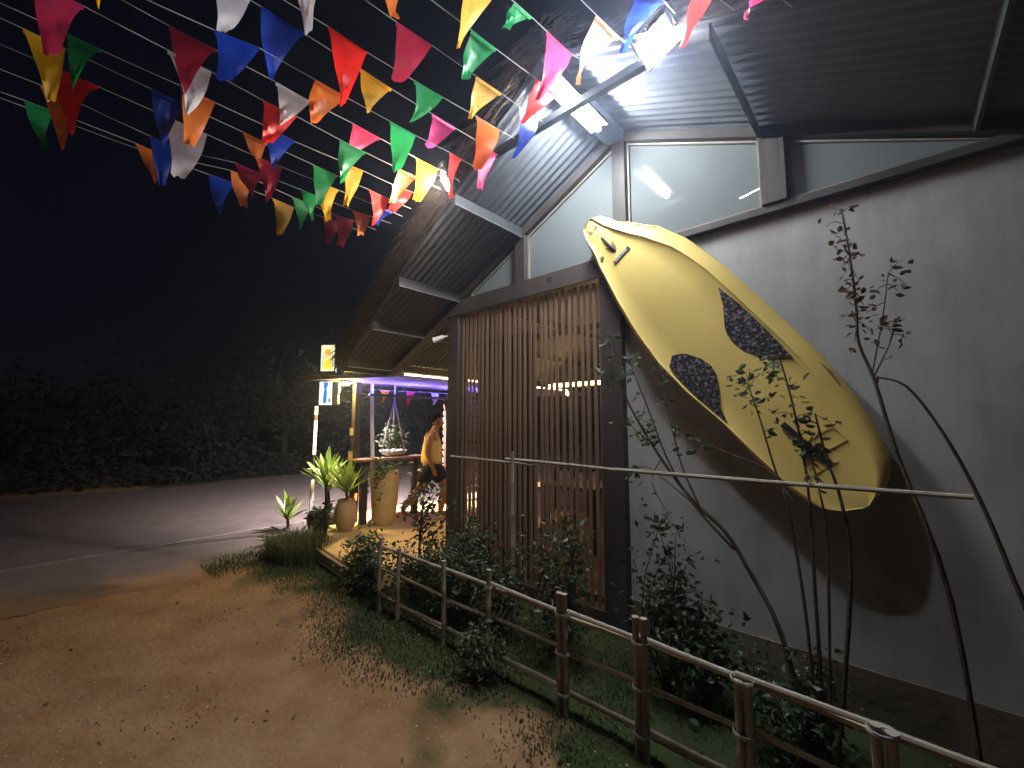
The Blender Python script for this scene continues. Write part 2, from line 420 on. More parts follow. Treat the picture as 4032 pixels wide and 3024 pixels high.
# eave board on the terrace side
MB().box((-1.43, -.66, roofz(-1.4) - .065), (-1.385, 5.5, roofz(-1.4) - .005)).build('eave_board', 'timber', roof)

# ------------------------------------------------------------------ lamps of the gable
tl = thing('tube_light', (2.18, -.67, 4.05), 'lit white fluorescent tube under the ridge of the gable', 'lamp')
MB().tube([(2.18, -.965, 4.005), (2.18, -.375, 4.005)], .024, 14).build('tube', 'tube', tl, smooth=True)
MB().prism([(2.105, 4.012), (2.15, 4.034), (2.21, 4.034), (2.255, 4.012), (2.255, 4.018), (2.212, 4.052), (2.148, 4.052), (2.105, 4.018)], -1.0, -.34).build('batten_housing', 'white', tl, bevel=.004)
for y in (-.985, -.355): MB().box((2.163, y - .014, 3.992), (2.197, y + .014, 4.03)).build('end_cap', 'white', tl)
def floodlight(name, c, nrm, up, w, h, label, em, bolt):
    c = Vector(c); n = Vector(nrm).normalized(); u = Vector(up); r = u.cross(n).normalized(); u = n.cross(r).normalized()
    t = thing(name, bolt, label, 'floodlight')
    MB().obox(c - n * .025, (w + .03, h + .03, .04), axes=(r, u, n)).build('housing', 'steel', t, bevel=.006)
    MB().obox(c + n * .0005, (w, h, .006), axes=(r, u, n)).build('lens', em, t)
    for i in range(6):
        MB().obox(c - n * .058 + r * ((i - 2.5) * w / 6), (.006, h * .9, .03), axes=(r, u, n)).build('fin', 'steel', t)
    b = MB()
    for s in (-1, 1): b.beam(c + r * s * (w / 2 + .024) - n * .02, c + r * s * (w / 2 + .024) + u * (h / 2 + .05) - n * .04, .012, .02, up=n)
    b.beam(c - r * (w / 2 + .03) + u * (h / 2 + .052) - n * .04, c + r * (w / 2 + .03) + u * (h / 2 + .052) - n * .04, .02, .006)
    b.beam(c + u * (h / 2 + .05) - n * .04, bolt, .014, .014)
    b.build('bracket', 'steel', t)
    return t
floodlight('floodlight', (2.93, -1.0, 3.80), (.06, -.80, -.55), (-.30, -.15, 1), .18, .14, 'blazing white floodlight at the right end of the steel tie bar', 'flood', (2.84, -.87, 3.87))
floodlight('floodlight', (1.25, -1.17, 3.58), (-.55, -.68, -.50), (-.1, -.1, 1), .13, .10, 'smaller lit floodlight under the left verge behind a red pennant', 'flood2', (1.22, -.99, 3.66))
# small white spot lamp on the corner post
t = thing('spot_lamp', (-.08, -.06, 2.66), 'small unlit white spot lamp on the corner post of the slat screen', 'lamp')
MB().tube([(-.10, -.09, 2.67), (-.16, -.13, 2.645), (-.205, -.16, 2.63)], [.022, .03, .038], 12).build('lamp_shade', 'white', t, smooth=True)
MB().tube([(-.079, -.046, 2.68), (-.10, -.09, 2.67)], .008, 8).build('arm', 'white', t)

# ------------------------------------------------------------------ yellow kayak board on the wall
kt = thing('kayak_board', (3.62, -.15, 1.17), 'yellow plastic paddle board with two dark foam pads hung aslant on the plaster wall', 'paddle board')
KT = Vector((2.0, 0, 3.33)); KA = Vector((.6, 0, -.8)); KV = Vector((.8, 0, .6))
def kp(u, v, y): return KT + KA * u + KV * v + Vector((0, y * .60 - .064 + .012 * u, 0))
def interp(tab, u):
    for (a, p), (b, q) in zip(tab, tab[1:]):
        if a <= u <= b:
            t = (u - a) / (b - a); t = t * t * (3 - 2 * t) * .35 + t * .65; return p + (q - p) * t
    return tab[-1][1] if u > tab[-1][0] else tab[0][1]
# half widths: deck edge left/right, outer hull left/right
DL = [(.0, -.09), (.08, -.12), (.2, -.135), (.4, -.19), (.7, -.25), (1.0, -.295), (1.3, -.315), (1.6, -.295), (1.9, -.245), (2.2, -.215), (2.45, -.185), (2.58, -.15), (2.66, -.08), (2.70, .03)]
DR = [(.0, .035), (.08, .05), (.2, .09), (.35, .15), (.5, .22), (.7, .29), (.95, .335), (1.3, .345), (1.84, .345), (2.2, .305), (2.45, .26), (2.58, .21), (2.66, .14), (2.70, .06)]
OL = [(.0, -.125), (.08, -.155), (.2, -.185), (.4, -.23), (.7, -.295), (1.0, -.335), (1.3, -.345), (1.6, -.32), (1.9, -.265), (2.2, -.245), (2.45, -.215), (2.58, -.175), (2.66, -.10), (2.70, .02)]
OR = [(.0, .10), (.06, .128), (.12, .14), (.3, .25), (.46, .335), (.72, .405), (1.05, .435), (1.6, .44), (1.9, .435), (2.14, .41), (2.35, .37), (2.53, .31), (2.62, .25), (2.67, .17), (2.70, .07)]
us = [-.044, -.040, -.032, -.022, -.01, 0, .03, .06, .1, .15, .2, .27, .35, .45, .55, .7, .85, 1, 1.15, 1.3, 1.45, 1.6, 1.75, 1.9, 2.05, 2.2, 2.35, 2.45, 2.53, 2.6, 2.64, 2.67, 2.69, 2.70]
m = MB(); ring = 0
for u in us:
    q = 1.0 if u >= 0 else max(.1, math.sqrt(max(0, 1 - (u / .0445) ** 2)))
    uu = max(u, 0)
    dl, dr, ol, orr = [interp(t_, uu) * q for t_ in (DL, DR, OL, OR)]
    rock = -.035 * (1 - min(1, uu / .8)) ** 2 - .03 * max(0, (uu - 2.2) / .5) ** 2      # nose and tail lift
    # dished deck: rim proud, centre lower
    wm = (dl + dr) / 2; rim = max(0., min(1., (2.45 - uu) / .5))
    pr = [(ol * .55, -.012), (ol * .88, -.035), (ol, -.085), (lerp(ol, dl, .45), -.150), (lerp(ol, dl, .92), -.176 - .014 * rim), (dl + .014 * q, -.172 + .012 * rim), (lerp(dl, wm, .45), -.172), (wm, -.176), (lerp(wm, dr, .55), -.172),
          (dr - .014 * q, -.172 + .014 * rim), (lerp(dr, orr, .06), -.176 - .016 * rim), (lerp(dr, orr, .55), -.150), (lerp(dr, orr, .9), -.11), (orr, -.075), (orr * .88, -.03), (orr * .55, -.012)]
    for v_, y_ in pr:
        m.v.append(tuple(kp(u, v_, (y_ + rock) if y_ < -.1 else y_ + rock * .5)))
    ring = len(pr)
for i in range(len(us) - 1):
    for j in range(ring):
        a = i * ring + j; b = i * ring + (j + 1) % ring; m.f.append((a, b, b + ring, a + ring))
m.f.append(tuple(range(ring))); m.f.append(tuple(range((len(us) - 1) * ring, len(us) * ring)))
hull = m.build('hull', 'kayak', kt, smooth=True)
hull.data.set_sharp_from_angle(angle=R(60))
# moulded grooves on the right gunwale near the nose
def strip(pts, w, y, th=.004):
    q = MB()
    for (u0, v0), (u1, v1) in zip(pts, pts[1:]):
        q.beam(kp(u0, v0, y), kp(u1, v1, y), w, th, up=(0, -1, 0))
    return q
for u0 in (.13, .24, .35):
    m = MB(); q = []
    for k in range(4):
        u = u0 + k * .035; f = .15 + .27 * k; rk = -.035 * (1 - min(1, u / .8)) ** 2
        q.append(kp(u, lerp(interp(DR, u), interp(OR, u), f), lerp(-.178, -.108, f ** 1.5) + rk))
    m.tube(q, .004, 6); m.build('groove', 'kayak', kt, smooth=True)
# foam pads
def pad(poly, y=-.1805):
    cu = sum(p[0] for p in poly) / len(poly); cv = sum(p[1] for p in poly) / len(poly)
    n = len(poly); q = MB()
    q.v = [tuple(kp(u, v, y)) for u, v in poly] + [tuple(kp(u, v, y + .012)) for u, v in poly]
    q.f = [tuple(range(n)), tuple(range(n, 2 * n))] + [(i, (i + 1) % n, n + (i + 1) % n, n + i) for i in range(n)]
    return q
pad([(1.18, .315), (1.25, .28), (1.31, .25), (1.37, .205), (1.42, .17), (1.475, .147), (1.53, .14), (1.62, .15), (1.71, .19), (1.78, .25), (1.83, .322), (1.70, .328), (1.56, .331), (1.37, .33)]).build('foam_pad', 'pad', kt)
pad([(1.33, -.215), (1.36, -.16), (1.39, -.13), (1.48, -.08), (1.57, -.06), (1.64, -.075), (1.72, -.12), (1.79, -.17), (1.83, -.2), (1.93, -.228), (1.80, -.252), (1.69, -.27), (1.5, -.285), (1.38, -.28)]).build('foam_pad', 'pad', kt)
# nose handle in a recess, drain plug, name plate with its lettering
rc = MB(); cc = kp(.255, -.015, -.1865)
for k in range(2):
    pass
pts = [kp(.255 + .105 * math.cos(a), -.015 + .042 * math.sin(a), -.190) for a in [i * math.pi / 10 for i in range(20)]]
rc.v = [tuple(p) for p in pts] + [tuple(p + Vector((0, .02, 0))) for p in pts]
rc.f = [tuple(range(20)), tuple(range(20, 40))] + [(i, (i + 1) % 20, 20 + (i + 1) % 20, 20 + i) for i in range(20)]
rc.build('handle_recess', 'kayakworn', kt)
MB().tube([kp(.165, -.02, -.192), (kp(.20, -.016, -.212)), kp(.31, -.012, -.212), kp(.345, -.01, -.192)], .011, 8).build('handle', 'rubber', kt, smooth=True)
MB().tube([kp(.30, -.128, -.165), kp(.30, -.128, -.19)], [.02, .017], 10).build('plug', 'kayakworn', kt)
MB().obox(kp(.425, 0, -.188), (.030, .165, .006), axes=(KA, KV, (0, 1, 0))).build('name_plate', 'steel', kt)
tx = bpy.data.curves.new('lettering', 'FONT'); tx.body = 'LIFETIME'; tx.size = .0285; tx.align_x = 'CENTER'; tx.align_y = 'CENTER'; tx.space_character = 1.15
to = bpy.data.objects.new('lettering', tx); SC.collection.objects.link(to); tx.materials.append(M['white'])
lm = bpy.data.meshes.new_from_object(to); bpy.data.objects.remove(to); to = bpy.data.objects.new('lettering', lm); SC.collection.objects.link(to)
to.parent = kt; WL[to] = WL[kt]
mm = Matrix((KV, -KA, Vector((0, -1, 0)))).transposed().to_4x4(); mm.translation = kp(.425, 0, -.196) - WL[kt]
to.matrix_local = mm
# worn nose, tail foot straps, moulded recess lines
MB().obox(kp(.035, -.03, -.195), (.07, .09, .012), axes=(KA, KV, (0, 1, 0))).build('scuff', 'kayakworn', kt, bevel=.004)
strip([(2.12, .02), (2.26, .035), (2.43, .06)], .034, -.190, .014).build('strap', 'rubber', kt)
strip([(2.33, -.03), (2.33, .10)], .03, -.196, .012).build('strap', 'rubber', kt)
MB().obox(kp(2.30, .04, -.202), (.05, .04, .016), axes=(KA, KV, (0, 1, 0))).build('buckle', 'black', kt)
strip([(2.27, .02), (2.27, .21), (2.37, .21), (2.37, .02)], .006, -.182, .004).build('moulded_line', 'kayak', kt)
strip([(2.44, -.03), (2.44, .1)], .006, -.186, .004).build('moulded_line', 'kayak', kt)
strip([(1.94, .385), (2.03, .392), (2.12, .37)], .03, -.118, .02).build('side_handle', 'kayakworn', kt)
for v_ in (-.05, .12):
    MB().beam(kp(.75, v_ * 2, -.02), kp(.75, v_ * 2, .03), .03, .03).build('wall_bracket', 'steel', kt)

# ------------------------------------------------------------------ bunting
BUNTING = [
 ([2.998, -2.554, 3.302], [3.357, -1.12, 3.601],
  [([3.283, -1.416, 3.554],[3.318, -1.276, 3.585],[3.198, -1.38, 3.328],'r')]),
 ([3.235, -2.513, 2.983], [3.583, -1.12, 3.451],
  [([3.51, -1.411, 3.371],[3.549, -1.255, 3.426],[3.456, -1.348, 3.305],'p')]),
 ([2.888, -2.471, 2.968], [3.081, -1.12, 3.783],
  [([3.031, -1.472, 3.618],[3.067, -1.22, 3.782],[2.923, -1.409, 3.457],'b')]),
 ([2.786, -2.644, 3.494], [2.828, -1.12, 3.756],
  [([2.818, -1.461, 3.693],[2.824, -1.241, 3.73],[2.689, -1.436, 3.408],'o')]),
 ([2.271, -3.134, 3.825], [2.493, -1.12, 3.895],
  [([2.402, -1.942, 3.86],[2.422, -1.758, 3.878],[2.333, -1.945, 3.487],'y'),
   ([2.435, -1.648, 3.894],[2.448, -1.522, 3.895],[2.369, -1.653, 3.789],'g'),
   ([2.462, -1.401, 3.887],[2.485, -1.189, 3.882],[2.37, -1.378, 3.531],'p')]),
 ([2.151, -3.557, 3.638], [2.394, -1.12, 3.656],
  [([2.27, -2.363, 3.649],[2.285, -2.215, 3.651],[2.285, -2.276, 3.434],'o'),
   ([2.321, -1.853, 3.655],[2.337, -1.692, 3.655],[2.265, -1.846, 3.437],'g'),
   ([2.367, -1.386, 3.662],[2.386, -1.203, 3.66],[2.26, -1.395, 3.433],'r')]),
 ([1.765, -3.746, 3.828], [2.024, -0.86, 3.85],
  [([1.872, -2.551, 3.84],[1.884, -2.414, 3.844],[1.876, -2.487, 3.474],'w'),
   ([1.917, -2.042, 3.838],[1.937, -1.822, 3.846],[1.882, -2.006, 3.536],'m'),
   ([1.967, -1.494, 3.845],[1.985, -1.285, 3.848],[1.9, -1.475, 3.605],'y'),
   ([2.0, -1.122, 3.845],[2.017, -0.932, 3.856],[1.928, -1.1, 3.505],'b')]),
 ([1.459, -3.466, 3.873], [1.745, -0.86, 3.858],
  [([1.59, -2.273, 3.862],[1.614, -2.054, 3.846],[1.593, -2.182, 3.441],'r'),
   ([1.649, -1.738, 3.844],[1.671, -1.531, 3.845],[1.602, -1.722, 3.598],'g'),
   ([1.703, -1.243, 3.852],[1.726, -1.034, 3.851],[1.651, -1.208, 3.494],'o2')]),
 ([1.424, -3.985, 3.809], [1.549, -0.86, 3.82],
  [([1.472, -2.786, 3.811],[1.478, -2.628, 3.821],[1.469, -2.739, 3.576],'w'),
   ([1.48, -2.576, 3.824],[1.489, -2.366, 3.822],[1.474, -2.505, 3.466],'b'),
   ([1.502, -2.032, 3.822],[1.51, -1.823, 3.815],[1.487, -1.965, 3.581],'y'),
   ([1.523, -1.499, 3.818],[1.531, -1.3, 3.819],[1.466, -1.485, 3.612],'mg'),
   ([1.54, -1.088, 3.824],[1.548, -0.883, 3.814],[1.51, -1.021, 3.48],'p')]),
 ([1.366, -4.394, 3.479], [1.563, -1.12, 3.583],
  [([1.438, -3.197, 3.519],[1.443, -3.117, 3.522],[1.441, -3.155, 3.383],'y'),
   ([1.464, -2.76, 3.561],[1.476, -2.57, 3.594],[1.46, -2.715, 3.338],'b'),
   ([1.493, -2.292, 3.586],[1.504, -2.107, 3.582],[1.467, -2.28, 3.349],'o'),
   ([1.52, -1.83, 3.581],[1.531, -1.646, 3.578],[1.503, -1.775, 3.282],'g'),
   ([1.548, -1.365, 3.59],[1.554, -1.264, 3.584],[1.536, -1.333, 3.261],'r')]),
 ([1.085, -4.577, 3.738], [1.154, -1.12, 3.727],
  [([1.109, -3.377, 3.733],[1.111, -3.267, 3.733],[1.109, -3.308, 3.395],'g'),
   ([1.119, -2.895, 3.722],[1.123, -2.694, 3.726],[1.118, -2.814, 3.384],'m'),
   ([1.129, -2.381, 3.727],[1.133, -2.179, 3.718],[1.111, -2.345, 3.473],'w'),
   ([1.139, -1.889, 3.726],[1.143, -1.686, 3.722],[1.092, -1.889, 3.513],'p'),
   ([1.149, -1.372, 3.72],[1.153, -1.174, 3.723],[1.105, -1.34, 3.397],'y')]),
 ([1.127, -4.557, 3.587], [1.127, -1.12, 3.583],
  [([1.127, -3.357, 3.585],[1.127, -3.199, 3.585],[1.127, -3.282, 3.286],'p'),
   ([1.127, -2.894, 3.581],[1.127, -2.705, 3.583],[1.128, -2.794, 3.283],'w'),
   ([1.127, -2.439, 3.57],[1.127, -2.255, 3.577],[1.109, -2.411, 3.337],'r'),
   ([1.127, -1.972, 3.568],[1.127, -1.788, 3.57],[1.1, -1.939, 3.288],'g'),
   ([1.127, -1.514, 3.575],[1.127, -1.353, 3.582],[1.072, -1.525, 3.322],'o')]),
 ([0.759, -4.449, 3.641], [0.826, -1.12, 3.64],
  [([0.783, -3.249, 3.642],[0.786, -3.125, 3.636],[0.785, -3.209, 3.365],'g'),
   ([0.793, -2.786, 3.641],[0.796, -2.616, 3.635],[0.791, -2.725, 3.305],'o'),
   ([0.802, -2.319, 3.634],[0.805, -2.149, 3.618],[0.792, -2.274, 3.362],'b'),
   ([0.812, -1.804, 3.63],[0.816, -1.64, 3.632],[0.798, -1.755, 3.317],'y'),
   ([0.821, -1.377, 3.631],[0.825, -1.188, 3.643],[0.774, -1.364, 3.422],'r')]),
 ([0.779, -4.596, 3.594], [0.709, -1.12, 3.561],
  [([0.755, -3.396, 3.58],[0.752, -3.254, 3.577],[0.752, -3.282, 3.268],'y'),
   ([0.745, -2.91, 3.571],[0.742, -2.757, 3.567],[0.744, -2.826, 3.249],'b'),
   ([0.736, -2.444, 3.563],[0.733, -2.301, 3.561],[0.745, -2.333, 3.37],'o'),
   ([0.727, -1.981, 3.557],[0.723, -1.802, 3.556],[0.711, -1.926, 3.281],'g'),
   ([0.718, -1.529, 3.56],[0.714, -1.353, 3.557],[0.695, -1.479, 3.28],'r')]),
 ([0.573, -4.487, 3.57], [0.573, -1.12, 3.536],
  [([0.573, -3.287, 3.558],[0.573, -3.12, 3.553],[0.573, -3.198, 3.22],'r'),
   ([0.573, -2.834, 3.546],[0.573, -2.606, 3.538],[0.571, -2.738, 3.189],'w'),
   ([0.573, -2.326, 3.529],[0.573, -2.146, 3.529],[0.573, -2.236, 3.224],'m'),
   ([0.573, -1.899, 3.533],[0.573, -1.725, 3.532],[0.578, -1.802, 3.245],'y'),
   ([0.573, -1.364, 3.537],[0.573, -1.225, 3.537],[0.534, -1.365, 3.379],'b')]),
 ([0.348, -4.538, 3.557], [0.382, -1.12, 3.532],
  [([0.36, -3.338, 3.546],[0.361, -3.197, 3.53],[0.36, -3.232, 3.213],'o'),
   ([0.364, -2.864, 3.492],[0.366, -2.72, 3.469],[0.366, -2.783, 3.195],'b'),
   ([0.369, -2.394, 3.535],[0.371, -2.203, 3.524],[0.378, -2.27, 3.322],'m'),
   ([0.374, -1.937, 3.523],[0.375, -1.805, 3.522],[0.386, -1.841, 3.295],'g'),
   ([0.378, -1.497, 3.518],[0.38, -1.333, 3.528],[0.377, -1.418, 3.319],'o')]),
 ([0.104, -4.606, 3.545], [0.104, -1.12, 3.558],
  [([0.104, -3.406, 3.554],[0.104, -3.283, 3.553],[0.103, -3.303, 3.312],'g'),
   ([0.104, -2.91, 3.543],[0.104, -2.766, 3.529],[0.109, -2.793, 3.305],'o'),
   ([0.104, -2.357, 3.604],[0.104, -2.188, 3.603],[0.109, -2.254, 3.351],'o'),
   ([0.104, -1.902, 3.575],[0.104, -1.754, 3.573],[0.104, -1.828, 3.319],'g'),
   ([0.104, -1.535, 3.556],[0.104, -1.354, 3.569],[0.094, -1.467, 3.283],'m')]),
 ([-0.15, -3.642, 3.646], [-0.15, -1.12, 3.612],
  [([-0.15, -2.442, 3.636],[-0.15, -2.266, 3.64],[-0.152, -2.362, 3.331],'b'),
   ([-0.15, -1.973, 3.628],[-0.15, -1.799, 3.614],[-0.159, -1.913, 3.317],'y'),
   ([-0.15, -1.529, 3.623],[-0.15, -1.342, 3.627],[-0.159, -1.456, 3.381],'m')]),
]

CN = {'r': 'red', 'o': 'orange', 'o2': 'vivid orange', 'b': 'blue', 'g': 'green', 'p': 'pink', 'mg': 'magenta', 'y': 'yellow', 'w': 'white', 'm': 'maroon'}
BL = ['bunting string right of the big floodlight with one red pennant in view', 'rightmost bunting string with a faint pink pennant in the dark corner',
      'bunting string with a blue pennant just left of the big floodlight', 'short bunting string with one orange pennant above the tube light',
      'bunting string with yellow, green and pink pennants over the roof ridge', 'bunting string with orange, green and red pennants ending by the tube light',
      'bunting string with white, maroon, yellow and blue pennants tied to the tie bar', 'bunting string with bright red, dull green and vivid orange pennants',
      'bunting string with white, navy, yellow, magenta and pink pennants', 'bunting string with blue, brown-orange, green and a red pennant before the smaller floodlight',
      'bunting string with green, maroon, white, pink and glowing yellow pennants', 'bunting string with pink, white, red, green and orange pennants',
      'bunting string with green, orange, blue, yellow and red pennants', 'bunting string with yellow at far left, then blue, orange, teal and red',
      'bunting string with dark red at far left, torn white, maroon and yellow', 'dim bunting string with orange, blue, maroon, green and orange pennants',
      'dim low bunting string with two orange pennants in a row', 'lowest and farthest bunting string with blue, yellow and maroon pennants']
def pennant(a, b, t, col, parent, rnd):
    a = Vector(a); b = Vector(b); t = Vector(t); mid = (a + b) / 2
    ax = (b - a); nrm = ax.cross(t - mid).normalized()
    tw = rnd.choice([.06, .05, .08, .22, .3]); A = rnd.uniform(-.045, .045); B = rnd.uniform(-.02, .02); sk = rnd.uniform(-.02, .02)
    q = MB(); NR, NC = 9, 5
    for i in range(NR):
        s_ = i / (NR - 1)
        c = mid + (t - mid) * s_
        hw = 1 - s_ * (1 - tw)
        for j in range(NC):
            f = j / (NC - 1) - .5
            zig = rnd.uniform(-.014, .010) if i == NR - 1 and tw > .1 else 0
            p = c + ax * (f * hw) + nrm * (A * math.sin(math.pi * s_ * .95) * (1 + f) + B * math.sin(7 * f + 5 * s_) * s_ + .012 * math.sin(9 * s_ + 4 * f) * s_)
            p += ax.normalized() * (sk * math.sin(math.pi * s_)) + Vector((0, 0, zig))
            q.v.append(tuple(p))
    for i in range(NR - 1):
        for j in range(NC - 1):
            k = i * NC + j; q.f.append((k, k + 1, k + NC + 1, k + NC))
    fl = q.build('pennant', 'flag_' + col, parent, smooth=True)
    # hem folded over the cord
    d = (t - mid).normalized() * .02
    h = MB(); o_ = nrm * .003
    h.add([a + o_, b + o_, b + d + o_, a + d + o_, a - o_, b - o_, b + d - o_, a + d - o_], [(0, 1, 2, 3), (4, 5, 6, 7), (0, 1, 5, 4)])
    h.build('hem', 'flag_' + col, fl)
rf = random.Random(21)
for k, (st, en, fl) in enumerate(BUNTING):
    t = thing('bunting_string', en, BL[k], 'bunting', 'pennant strings strung out from the verge')
    pts = [Vector(st)]
    for a, b, tip, c in fl: pts += [Vector(a), Vector(b)]
    pts.append(Vector(en))
    out = [pts[0]]
    for p, q in zip(pts, pts[1:]):
        out += [p + (q - p) * .5 + Vector((0, 0, -.004 * (q - p).length)), q]
    MB().tube(out, .0024, 6).build('cord', 'cordwhite', t, smooth=True)
    for a, b, tip, c in fl: pennant(a, b, tip, c, t, rf)
# ------------------------------------------------------------------ bamboo fence
def culm(p, q, r, n=8, gap=.22):
    p = Vector(p); q = Vector(q); L = (q - p).length; k = max(2, int(L / gap)); pts = []; rad = []
    off = Vector((random.uniform(-1, 1), random.uniform(-1, 1), random.uniform(-1, 1))) * .006
    for i in range(k + 1):
        t = i / k; b = off * math.sin(math.pi * t)
        for e, rr in ((-.008, 1.0), (0, 1.14), (.008, 1.0)):
            tt = min(1, max(0, t + e / L))
            if (i == 0 and e < 0) or (i == k and e > 0): continue
            pts.append(p + (q - p) * tt + b); rad.append(r * rr * (1 - .12 * tt))
    return MB().tube(pts, rad, n)
fn = thing('bamboo_fence', (2.78, -1.1, 0), 'low bamboo garden fence with three rails in front of the slat screen', 'fence')
posts = [(.33, .62, 1), (.62, .60, 1), (1.22, .62, 1), (1.70, .66, 1), (2.30, .66, 2), (2.78, .665, 2), (3.245, .545, 2), (3.70, .56, 2), (4.3, .58, 2)]
for x, h, n in posts:
    for i in range(n):
        dx = (i - (n - 1) / 2) * .042
        culm((x + dx, -1.1 + .004 * i, -.05), (x + dx + random.uniform(-.008, .008), -1.1, h + random.uniform(-.012, .012)), .019).build('post', 'bamboogrey', fn, smooth=True)
for i, ((xa, _, _), (xb, _, _)) in enumerate(zip(posts, posts[1:])):
    for z, dbl in ((.555, 2), (.34, 1), (.125, 2)):
        for d in range(dbl):
            za, zb = z + random.uniform(-.012, .012) - d * .03, z + random.uniform(-.012, .012) - d * .03
            culm((xa - .03, -1.072 + .02 * d, za), (xb + .03, -1.072 + .02 * d, zb), .0135).build('rail', 'bamboo' if d else 'bamboogrey', fn, smooth=True)
for x, h, n in posts[3:]:
    for z in (.555, .34, .125):
        m = MB()
        for k in range(3):
            ring = [(x + (.0215 * n + .002) * math.cos(a), -1.092 + .034 * math.sin(a), z - .010 + .006 * k + .004 * math.sin(a)) for a in [i * math.pi / 7 for i in range(15)]]
            m.tube(ring, .0022, 5)
        m.build('tie', 'cordwhite', fn)
# long bamboo poles lashed to a stake
t = thing('bamboo_pole', (2.9, -.6, 1.33), 'long thin horizontal bamboo pole crossing in front of the yellow board', 'pole')
m = culm((1.40, -.615, 1.355), (2.5, -.60, 1.335), .0125); m.build('culm', 'bamboogrey', t, smooth=True)
culm((2.4, -.60, 1.34), (4.02, -.59, 1.345), .0125).build('culm', 'bamboogrey', t, smooth=True)
t = thing('bamboo_pole', (1.2, -.6, 1.3), 'shorter horizontal bamboo pole across the slat screen', 'pole')
culm((.66, -.585, 1.335), (1.72, -.59, 1.315), .011).build('culm', 'bamboogrey', t, smooth=True)
o = culm((1.50, -.64, -.05), (1.49, -.63, 1.42), .016).build('bamboo_stake', 'bamboogrey', loc=(1.5, -.64, 0), smooth=True)
tag(o, 'upright bamboo stake holding the horizontal poles before the slat screen', 'stake')
# ------------------------------------------------------------------ plants
def leafset(m, pts, r, size, droop=.3, aspect=.55):
    for p in pts:
        p = Vector(p); L = size * r.uniform(.65, 1.35); W = L * aspect * r.uniform(.8, 1.2)
        d = Vector((r.gauss(0, 1), r.gauss(0, 1), r.gauss(0, .6) - droop)).normalized()
        s = d.cross(Vector((r.gauss(0, 1), r.gauss(0, 1), r.gauss(0, 1)))).normalized()
        n = d.cross(s)
        m.add([p, p + d * L * .35 + s * W * .5 + n * L * .08, p + d * L * .75 + s * W * .36 + n * L * .06, p + d * L - n * L * .1, p + d * L * .75 - s * W * .36 + n * L * .06, p + d * L * .35 - s * W * .5 + n * L * .08, p + d * L * .5 - n * L * .03],
              [(0, 1, 6), (1, 2, 6), (2, 3, 6), (3, 4, 6), (4, 5, 6), (5, 0, 6)])
def curve(a, b, r, bend=.08, n=6):
    a = Vector(a); b = Vector(b); o = Vector((r.uniform(-1, 1), r.uniform(-1, 1), r.uniform(-.3, .6))) * bend * (b - a).length
    return [a + (b - a) * (i / n) + o * math.sin(math.pi * i / n) + Vector((r.uniform(-1, 1), r.uniform(-1, 1), r.uniform(-1, 1))) * .008 for i in range(n + 1)]
def along(pts, t):
    k = t * (len(pts) - 1); i = min(int(k), len(pts) - 2); return pts[i].lerp(pts[i + 1], k - i)
def bush(name, base, h, rad, nst, nleaf, size, label, cat='shrub', mt='leafdark', seed=1, flowers=(), squash=1., group=None):
    r = random.Random(seed); b = Vector(base); t = thing(name, base, label, cat, group)
    st = MB(); lf = MB()
    for i in range(nst):
        a = r.uniform(0, 6.28); q = math.sqrt(r.random()) * rad
        tip = b + Vector((math.cos(a) * q, math.sin(a) * q * squash, h * r.uniform(.55, 1.05)))
        c = curve(b + Vector((math.cos(a), math.sin(a), 0)) * .03, tip, r, .12)
        st.tube(c, [.007 * (1 - .7 * k / 6) for k in range(7)], 5)
        per = int(nleaf * 1.8) // nst
        pts = []
        for k in range(per):
            p = along(c, r.uniform(.22, 1.0) ** .8); pts.append(p + Vector((r.gauss(0, 1), r.gauss(0, 1), r.gauss(0, 1))) * .05 * (.6 + h))
        leafset(lf, pts, r, size * .82)
    st.build('stem', 'bark', t); o = lf.build('foliage', mt, t); o['kind'] = 'stuff'
    for fx, fy, fz, mt2 in flowers:
        f = MB()
        for k in range(9):
            a = k * 2.4; c = Vector((fx, fy, fz)); d = Vector((math.cos(a), math.sin(a), r.uniform(-.2, .8))).normalized()
            s = d.cross(Vector((0, 0, 1))).normalized() * .014
            f.add([c, c + d * .014 + s, c + d * .03, c + d * .014 - s], [(0, 1, 2, 3)])
        f.build('flower', mt2, t)
    return t
bush('rose_bush', (-.10, -.98, 0), .52, .34, 16, 760, .055, 'low leafy bush at the far end of the bamboo fence by the deck', mt='leafmid', seed=2, squash=.6)
bush('rose_bush', (.35, -.72, 0), .46, .28, 13, 480, .05, 'small-leaved bush behind the far fence posts', mt='leafdark', seed=3)
bush('rose_bush', (.95, -.72, 0), .80, .34, 18, 900, .055, 'dense dark bush before the left side of the slat screen', seed=4)
bush('rose_bush', (1.38, -.74, 0), .66, .24, 12, 460, .05, 'dark bush behind the middle fence post', seed=5)
bush('rose_bush', (1.95, -.62, 0), .98, .17, 11, 430, .055, 'upright leafy bush before the right side of the slat screen', seed=6, mt='leafdark')
bush('rose_bush', (1.72, -1.16, 0), .34, .17, 10, 260, .045, 'small sprig of leaves growing through the lower fence rails', seed=7, mt='leafmid')
bush('column_shrub', (2.66, -.50, 0), 1.03, .10, 11, 420, .055, 'tall narrow green shrub against the plaster wall behind the fence', seed=8, mt='leafdark')
bush('column_shrub', (2.86, -.50, 0), .62, .17, 11, 360, .055, 'short bushy shrub right of the narrow green shrub', seed=9, mt='leafdark')
bush('weed_bush', (3.35, -.62, 0), .5, .28, 12, 420, .05, 'dark weedy bush in the shade under the yellow board', seed=10, mt='leafdark')
